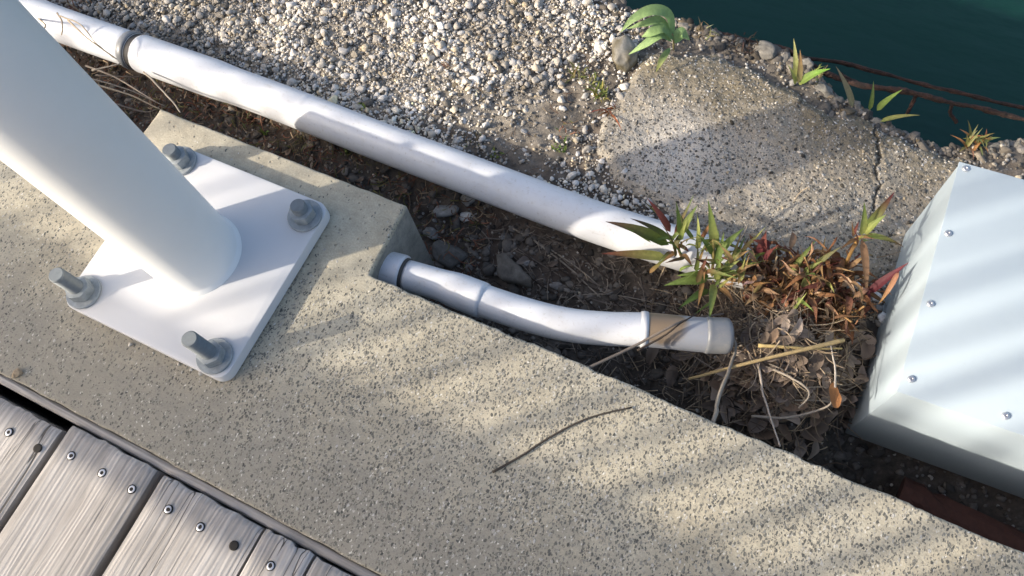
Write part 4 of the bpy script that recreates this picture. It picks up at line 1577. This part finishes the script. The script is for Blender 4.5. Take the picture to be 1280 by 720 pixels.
tuft('green_sprig', 620, 194, -0.15, 14, 0.011, [(0.17, 0.22, 0.05), (0.12, 0.17, 0.05)], 0.022, 'dark green sprig on the far side of the long pipe near its middle', 7, 0.0035, 'sprig')
tuft('green_sprig', 432, 190, -0.18, 9, 0.016, [(0.20, 0.27, 0.06), (0.1, 0.15, 0.04)], 0.012, 'green sprig in the trench between block and long pipe', 8, 0.004, 'sprig')
tuft('green_sprig', 333, 168, -0.18, 5, 0.022, [(0.18, 0.25, 0.06), (0.24, 0.27, 0.09)], 0.008, 'slender green sprig in the trench above the base plate', 9, 0.004, 'sprig')
tuft('dry_grass', 105, 4, -0.15, 30, 0.05, [(0.25, 0.13, 0.07), (0.38, 0.27, 0.15), (0.16, 0.08, 0.05)], 0.07, 'reddish dry grass behind the far end of the long pipe', 10, 0.0022)
tuft('dry_grass', 60, 40, -0.17, 12, 0.06, [(0.42, 0.34, 0.22), (0.22, 0.17, 0.12)], 0.04, 'bleached grass blades arching over the long pipe beside the post', 11, 0.0022, lean=(0.5, 0.2))
tuft('grass_tuft', 560, 86, -0.15, 8, 0.012, [(0.36, 0.2, 0.13), (0.3, 0.2, 0.12)], 0.025, 'small pinkish-brown withered tuft in the gravel', 12, 0.003)
tuft('grass_tuft', 640, 8, -0.15, 14, 0.020, [(0.22, 0.2, 0.1), (0.3, 0.27, 0.14)], 0.03, 'faint olive tuft in the gravel beyond the pale pebbles', 13, 0.002)

tuft('grass_tuft', 735, 100, -0.15, 26, 0.020, [(0.20, 0.22, 0.06), (0.26, 0.24, 0.09), (0.12, 0.13, 0.04)], 0.04, 'low mossy tuft just left of the mossy stone foot', 14, 0.0026)
tuft('grass_tuft', 712, 165, -0.15, 20, 0.016, [(0.24, 0.13, 0.07), (0.18, 0.10, 0.06), (0.2, 0.2, 0.07)], 0.045, 'brown and olive tuft on the bare soil beside the slab', 15, 0.0024)
tuft('grass_tuft', 590, 178, -0.15, 16, 0.012, [(0.15, 0.17, 0.05), (0.2, 0.13, 0.07)], 0.04, 'tiny dark tuft along the far side of the long pipe', 16, 0.0024)
tuft('dry_grass', 255, 132, -0.18, 34, 0.026, [(0.30, 0.12, 0.07), (0.22, 0.10, 0.06), (0.36, 0.24, 0.14)], 0.06, 'rust-red dry grass in the trench between post and long pipe', 17, 0.0022)
tuft('dry_grass', 380, 180, -0.18, 34, 0.022, [(0.22, 0.16, 0.09), (0.28, 0.2, 0.12), (0.16, 0.17, 0.06)], 0.06, 'brown and olive dry grass in the trench above the base plate', 18, 0.0022)
tuft('dry_grass', 310, 152, -0.18, 26, 0.022, [(0.26, 0.12, 0.07), (0.2, 0.15, 0.09), (0.18, 0.18, 0.07)], 0.05, 'reddish-olive dry grass midway along the back of the block', 19, 0.0022)
tuft('grass_tuft', 880, 44, -0.16, 16, 0.026, [(0.24, 0.26, 0.1), (0.3, 0.27, 0.13), (0.2, 0.14, 0.08)], 0.03, 'sparse brown-green tuft on the rim beside the drooping plant', 20, 0.0024)
tuft('grass_tuft', 1020, 96, -0.165, 14, 0.022, [(0.26, 0.28, 0.09), (0.3, 0.24, 0.12)], 0.025, 'short yellowish tuft behind the bright flat leaf', 21, 0.0026)
tuft('dry_roots', 930, 56, -0.165, 40, 0.028, [(0.07, 0.045, 0.03), (0.12, 0.085, 0.06), (0.05, 0.035, 0.028)], 0.06, 'dark tangled roots on the crumbling rim above the slab', 22, 0.0022, cat='roots')

# ------------------------------------------------------------------ twigs, straw, fallen leaves
def twig(pix, r, colr, label, group=None, cat='twig', name='twig', taper=0.5, seed=0, on_ground=False):
    pts = []
    for a in pix:
        if len(a) == 2 or on_ground:
            p = U(a[0], a[1], -0.17)
            for _ in range(3):
                p = U(a[0], a[1], float(surf_z(np.array([p.x]), np.array([p.y]))[0]) + r * 1.5 + (a[2] if len(a) > 2 else 0))
        else:
            p = U(*a)
        pts.append(p)
    sm_ = smooth_path(pts, 7)
    m_ = len(sm_)
    sm_ = [q + np.array([1, 1, 0.4]) * r * 0.7 * float(fbm(np.array(i * 0.37 + seed), np.array(seed * 1.3), 1.0, 2, seed)) for i, q in enumerate(sm_)]
    V, F = tube(sm_, [r * (1 - taper * i / m_) for i in range(m_)], 7, wob=0.25, seed=seed)
    o = link(name, mesh_py(name, V, F, True, np.array([colr] * len(V))), MT['dry'])
    return tag(o, label, cat, group)


PALE, GREY, DARK = (0.34, 0.29, 0.23), (0.20, 0.165, 0.135), (0.06, 0.045, 0.035)
twig([(733, 461, -0.004), (790, 434, -0.012), (845, 405, -0.012), (868, 398, -0.05), (905, 392, -0.08)], 0.0019, GREY, 'grey twig lying across the bent pipe with its end on the kerb', seed=1)
twig([(797, 438, -0.016), (830, 420, -0.015), (851, 404, -0.015), (870, 393, -0.03)], 0.0014, DARK, 'short dark twig across the muddy pipe joint', seed=2)
twig([(892, 528, -0.006), (900, 492, -0.035), (914, 452, -0.065), (920, 430, -0.08), (905, 408, -0.09)], 0.0026, PALE, 'thick pale forked stalk from the kerb edge up to the grey pipe end', seed=3)
twig([(948, 455, -0.068), (956, 500, -0.055), (975, 558, -0.008)], 0.0016, (0.42, 0.36, 0.30), 'thin pale stalk ending on the kerb edge below the straw', seed=4)
twig([(940, 520, -0.085), (985, 522, -0.075), (1030, 510, -0.062), (1042, 500, -0.058)], 0.0018, PALE, 'curved pale stem among the dead leaves near the cabinet corner', seed=5)
twig([(966, 462, -0.066), (1000, 478, -0.056), (1012, 494, -0.058), (998, 510, -0.066)], 0.0016, PALE, 'hooked pale stem curling over the dead leaves', seed=6)
twig([(1043, 485, -0.055), (1044, 460, -0.056), (1038, 430, -0.062)], 0.0015, (0.45, 0.40, 0.34), 'upright pale stalk beside the orange dead leaf', seed=7)
STR = (0.52, 0.39, 0.17)
twig([(948, 432, -0.058), (1000, 435, -0.054), (1052, 436, -0.066)], 0.0024, STR, 'broad split yellow straw lying under the longer straw', cat='straw', name='straw', taper=0.6, seed=8)
twig([(860, 474, -0.085), (930, 455, -0.060), (1000, 438, -0.046), (1055, 425, -0.055)], 0.0017, (0.50, 0.37, 0.18), 'long yellow straw crossing the dead leaves beside the cabinet', cat='straw', name='straw', taper=-0.6, seed=9)
twig([(616, 590, 0.0025), (650, 571, 0.0030), (690, 545, 0.0030), (735, 523, 0.0028), (790, 509, 0.0028)], 0.0014, (0.055, 0.046, 0.038), 'thin dark curved strand standing in for a shadow line on the kerb top', seed=10, taper=0.3)  # added strand that draws a soft shadow line on the kerb
g_ = 'bare twigs on the trench soil above the bent pipe'
for i, pp in enumerate([[(625, 318), (660, 345), (690, 365), (706, 378)], [(640, 285), (700, 320), (740, 350), (765, 380)], [(605, 298), (650, 300), (700, 303)], [(668, 300), (712, 335), (750, 372)], [(690, 330), (740, 360), (800, 375)],
                         [(700, 355), (760, 380), (830, 382)], [(720, 310), (755, 345), (790, 368)], [(735, 375), (770, 350), (790, 330)], [(655, 280), (690, 300), (720, 312)], [(700, 372), (760, 368), (850, 385)], [(800, 345), (805, 370), (808, 390)], [(765, 330), (770, 355), (766, 385)],
                         [(715, 340), (780, 372), (820, 388)], [(645, 310), (700, 345), (745, 372)], [(760, 300), (800, 318), (840, 340)]]):
    twig(pp, 0.0010 + 0.0007 * random.random(), random.choice([PALE, GREY, GREY, DARK]), 'thin bare twig on the dark soil above the bent pipe', g_, seed=30 + i)
g_ = 'bleached stalks in the trench at the post'
for i, pp in enumerate([[(115, 88, -.12), (150, 80, -.12)], [(112, 98, -.13), (160, 112, -.14), (205, 132, -.15)], [(118, 105, -.12), (165, 120, -.13), (200, 137, -.14)], [(180, 90, -.11), (205, 115, -.10), (226, 140, -.07)], [(108, 82, -.14), (150, 100, -.13), (195, 128, -.12)], [(120, 94, -.13), (170, 96, -.15), (190, 90, -.16)], [(145, 130, -.13), (180, 140, -.14), (195, 137, -.12)], [(75, 20, -.06), (100, 30, -.06), (118, 52, -.07), (142, 72, -.10)], [(85, 25, -.07), (110, 48, -.06), (146, 74, -.09)], [(48, 24, -.10), (56, 30, -.07), (55, 40, -.07)], [(72, 16, -.07), (78, 30, -.07), (77, 44, -.08)]]):
    twig(pp, 0.0012 + 0.0006 * random.random(), random.choice([(0.45, 0.36, 0.25), PALE, GREY]), 'dry stalk leaning between the post, the block and the long pipe', g_, seed=60 + i)
g_ = 'dry stems in the leaf heap'
rg2 = random.Random(12)
for i in range(46):
    a, b = rg2.uniform(850, 1070), rg2.uniform(400, 520)
    if b > 438 + (a - 690) * 0.42 - 14 or (a < 925 and b < 440):
        continue
    th = rg2.uniform(0, 6.283)
    L = rg2.uniform(18, 55)
    kx, ky = rg2.uniform(-8, 8), rg2.uniform(-8, 8)
    hh = rg2.uniform(0.004, 0.022)
    twig([(a - math.cos(th) * L, b - math.sin(th) * L * .8, hh), (a + kx, b + ky, hh + .006), (a + math.cos(th) * L, b + math.sin(th) * L * .8, hh)], rg2.uniform(.0007, .0015), rg2.choice([PALE, GREY, GREY, (0.30, 0.22, 0.14), DARK]), 'thin dry stem tangled in the leaf heap between pipe end and cabinet', g_, seed=100 + i, on_ground=True)

# the post-shaded trench and heap: fine dry litter that cannot be counted
def litter(name, n_, region, L0, L1, w0, cols, label, seed, lift=0.006, curl=1.2, zc=0.5):
    rg3 = np.random.default_rng(seed)
    V, F, Cc = [], [], []
    cnt = 0
    tries = 0
    while cnt < n_ and tries < n_ * 20:
        tries += 1
        x_, y_ = region(rg3)
        if x_ is None:
            continue
        z_ = float(gz(x_, y_)) + rg3.uniform(0.0005, lift)
        th = rg3.random() * 6.283
        L = rg3.uniform(L0, L1)
        el_ = rg3.normal(0, 0.35) * zc
        bend = rg3.normal(0, curl)
        c = np.array(cols[rg3.integers(len(cols))]) * rg3.uniform(.6, 1.3)
        p = np.array([x_, y_, z_])
        m0 = len(V)
        ns = 5
        for q in range(ns):
            d = np.array([math.cos(th), math.sin(th), el_])
            sv = np.array([-math.sin(th), math.cos(th), 0.25]) * w0 * (1 - 0.55 * q / (ns - 1))
            V += [p - sv, p + np.array([0, 0, w0 * 0.8]), p + sv]
            Cc += [c, c, c]
            p = p + d * L / (ns - 1)
            th += bend / ns
            if q:
                a = m0 + (q - 1) * 3
                F += [(a, a + 1, a + 4, a + 3), (a + 1, a + 2, a + 5, a + 4)]
        cnt += 1
    o = link(name, mesh_np(name, np.array(V), np.array(F), np.array(Cc)), MT['dry'])
    return tag(o, label, 'plant litter', kind='stuff')


def in_block(x_, y_):
    return BX0 - 0.004 < x_ < BX1 + 0.004 and y_ < BY + 0.004


def reg_trench(r):
    x_, y_ = r.uniform(-0.85, 0.26), r.uniform(0.075, 0.29)
    return (None, None) if in_block(x_, y_) else (x_, y_)


def reg_mid(r):
    x_, y_ = r.uniform(0.22, 0.62), r.uniform(0.085, 0.28)
    return x_, y_


def reg_heap(r):
    x_, y_ = r.normal(0.69, 0.075), r.normal(0.215, 0.065)
    return (None, None) if (y_ < 0.08 or x_ > 0.80) else (x_, y_)


litter('dry_moss', 3200, reg_trench, 0.006, 0.024, 0.0010, [(0.16, 0.07, 0.042), (0.22, 0.10, 0.06), (0.10, 0.07, 0.045), (0.15, 0.14, 0.05), (0.30, 0.22, 0.14)], 'reddish-brown dry moss and roots in the trench behind the block', 1, 0.020, 1.6, 1.3)
litter('twig_litter', 900, reg_mid, 0.008, 0.03, 0.0008, [(0.17, 0.135, 0.105), (0.28, 0.23, 0.18), (0.07, 0.052, 0.04)], 'fine broken twigs and needles on the trench soil', 2, 0.006, 0.8)
litter('heap_litter', 1300, reg_heap, 0.012, 0.045, 0.0008, [(0.22, 0.165, 0.115), (0.36, 0.27, 0.175), (0.12, 0.085, 0.06), (0.46, 0.36, 0.24)], 'tangle of fine dry stems over the leaf heap by the cabinet', 3, 0.022, 1.0)


def reg_gravel(r):
    x_, y_ = r.uniform(-0.4, 0.45), r.uniform(0.33, 0.66)
    return (None, None) if slab_d(np.array([x_]), np.array([y_]))[0] > 0 else (x_, y_)


litter('gravel_litter', 420, reg_gravel, 0.006, 0.024, 0.0006, [(0.15, 0.09, 0.05), (0.1, 0.06, 0.04), (0.25, 0.19, 0.12)], 'bits of dead stems lying in the gravel', 4, 0.008)

# fallen leaves, each one loose
shapes = []
for q in range(7):
    rg2 = random.Random(300 + q)
    n_r, n_a = 4, 18
    V, F = [(0, 0, 0)], []
    lob = [rg2.uniform(0.78, 1.08) for _ in range(n_a)]
    lob = [(lob[q2 - 1] + 2 * lob[q2] + lob[(q2 + 1) % n_a]) / 4 for q2 in range(n_a)]
    cx, cy = rg2.uniform(-26, 26), rg2.uniform(-14, 14)
    for r_ in range(1, n_r + 1):
        for a_ in range(n_a):
            an = 2 * math.pi * a_ / n_a
            rad_ = r_ / n_r * (lob[a_] if r_ == n_r else 1) * (1 + 0.35 * max(0, math.cos(an)) ** 6)
            X_, Y_ = rad_ * math.cos(an), rad_ * math.sin(an) * 0.62
            V.append((X_, Y_, 0.22 * math.sin(X_ * 2.6 + q) * abs(Y_) + cx * 0.012 * X_ * X_ + cy * 0.035 * Y_ * Y_ + 0.06 * rg2.uniform(-1, 1) * rad_))
    for a_ in range(n_a):
        F.append((0, 1 + a_, 1 + (a_ + 1) % n_a))
    for r_ in range(n_r - 1):
        for a_ in range(n_a):
            b_ = 1 + r_ * n_a
            F.append((b_ + a_, b_ + n_a + a_, b_ + n_a + (a_ + 1) % n_a, b_ + (a_ + 1) % n_a))
    shapes.append((V, F))
LCOL = [(0.22, 0.17, 0.135), (0.28, 0.225, 0.185), (0.17, 0.13, 0.10), (0.36, 0.29, 0.235), (0.26, 0.18, 0.125)]
LM = []
for q, (V, F) in enumerate(shapes):
    for c in LCOL[:3] if q % 2 else LCOL[2:]:
        me = mesh_py('dead_leaf', V, F, True, np.array([c] * len(V)) * np.linspace(0.8, 1.15, len(V))[:, None])
        me.materials.append(MT['dry'])
        LM.append(me)
rg2 = random.Random(77)
cnt = 0
while cnt < 190:
    a, b = rg2.gauss(990, 62), rg2.gauss(478, 44)
    if a < 690 or b > 438 + (a - 690) * 0.42 - 6 or (a < 920 and b < 440) or a > 1085 - (b - 420) * 0.15 or b < 395:
        continue
    p = U(a, b, -0.13)
    for _ in range(3):
        p = U(a, b, float(gz(p.x, p.y)) + 0.004)
    if p.y < KB + 0.008:
        continue
    o = link('dead_leaf', LM[rg2.randrange(len(LM))])
    s_ = rg2.uniform(0.008, 0.017)
    o.scale = (s_, s_ * rg2.uniform(0.7, 1.1), s_)
    o.location = p + Vector((0, 0, rg2.uniform(0.002, 0.018)))
    o.rotation_euler = (rg2.gauss(0, .4), rg2.gauss(0, .4), rg2.random() * 6.283)
    tag(o, 'grey-brown dead leaf in the heap between the pipe end and the cabinet', 'dead leaf', 'dead leaves heaped by the cabinet')
    cnt += 1
for i, (a, b) in enumerate([(757, 302), (690, 330), (845, 348), (828, 335), (730, 300), (655, 325), (470, 235), (450, 225), (415, 215), (520, 262), (500, 240), (285, 140), (250, 140), (360, 190), (390, 200), (230, 110), (215, 95)]):
    p = U(a, b, -0.17)
    for _ in range(3):
        p = U(a, b, float(gz(p.x, p.y)) + 0.006)
    o = link('dead_leaf', LM[(i * 5) % len(LM)])
    s_ = rg2.uniform(0.006, 0.011)
    o.scale = (s_, s_, s_)
    o.location = p
    o.rotation_euler = (rg2.gauss(0, .4), rg2.gauss(0, .4), rg2.random() * 6.283)
    tag(o, 'small crumpled dead leaf on the trench soil beside the long pipe', 'dead leaf', 'dead leaves along the trench')
me = mesh_py('dead_leaf', shapes[2][0], shapes[2][1], True, np.array([(0.34, 0.15, 0.055)] * len(shapes[2][0])))
me.materials.append(MT['dry'])
o = link('dead_leaf', me)
o.location = U(1043, 497, -0.05)
o.scale = (0.015, 0.013, 0.014)
o.rotation_euler = (0.2, 0.3, 1.9)
tag(o, 'bright orange-brown dead leaf on top of the heap by the cabinet', 'dead leaf')

# ------------------------------------------------------------------ railing across the deck (behind the viewer): its bars cast the striped shade
RY0 = -0.80
rail = empty('deck_railing', (-0.7, RY0, 0))
tag(rail, 'painted metal railing with wide middle board along the far side of the deck', 'railing')
ty = math.sin(SUN_AZ) / math.tan(SUN_EL)
h0, h1 = (-0.272 - RY0) / ty, (-0.062 - RY0) / ty
link('middle_board', mesh_bm('middle_board', bevel_box(-3.0, 1.2, RY0 - 0.010, RY0 + 0.010, h0, h1, 0.003)), MT['rail'], rail)
link('top_rail', mesh_bm('top_rail', bevel_box(-3.0, 1.2, RY0 - 0.03, RY0 + 0.03, 1.30, 1.35, 0.006)), MT['rail'], rail)
link('bottom_rail', mesh_bm('bottom_rail', bevel_box(-3.0, 1.2, RY0 - 0.015, RY0 + 0.015, 0.06, 0.10, 0.004)), MT['rail'], rail)
for px_ in (-2.95, -1.95, 0.40, 1.15):
    link('railing_post', mesh_bm('railing_post', bevel_box(px_ - 0.025, px_ + 0.025, RY0 - 0.045, RY0 - 0.011, 0.0, 1.30, 0.004)), MT['rail'], rail)
sb = [(-0.62, .009), (-0.60, .008), (-0.555, .008), (-0.495, .007), (-0.428, .009), (-0.378, .006), (-0.324, .008), (-0.282, .004), (-0.232, .008), (-0.205, .004), (-0.162, .0075), (-0.127, .005), (-0.075, .005), (0.087, .005), (0.150, .0055), (0.225, .006), (0.285, .0065), (0.34, .006), (0.395, .007), (0.47, .007), (0.56, .008), (0.66, .008), (0.76, .008)]
for s_, r_ in sb:
    xb = (RY0 * math.cos(SUN_AZ) - s_) / math.sin(SUN_AZ)
    V, F = tube([(xb, RY0, h1 - 0.01), (xb, RY0, 0.9), (xb, RY0, 1.305)], r_, 12)
    link('baluster', mesh_py('baluster', V, F), MT['rail'], rail)
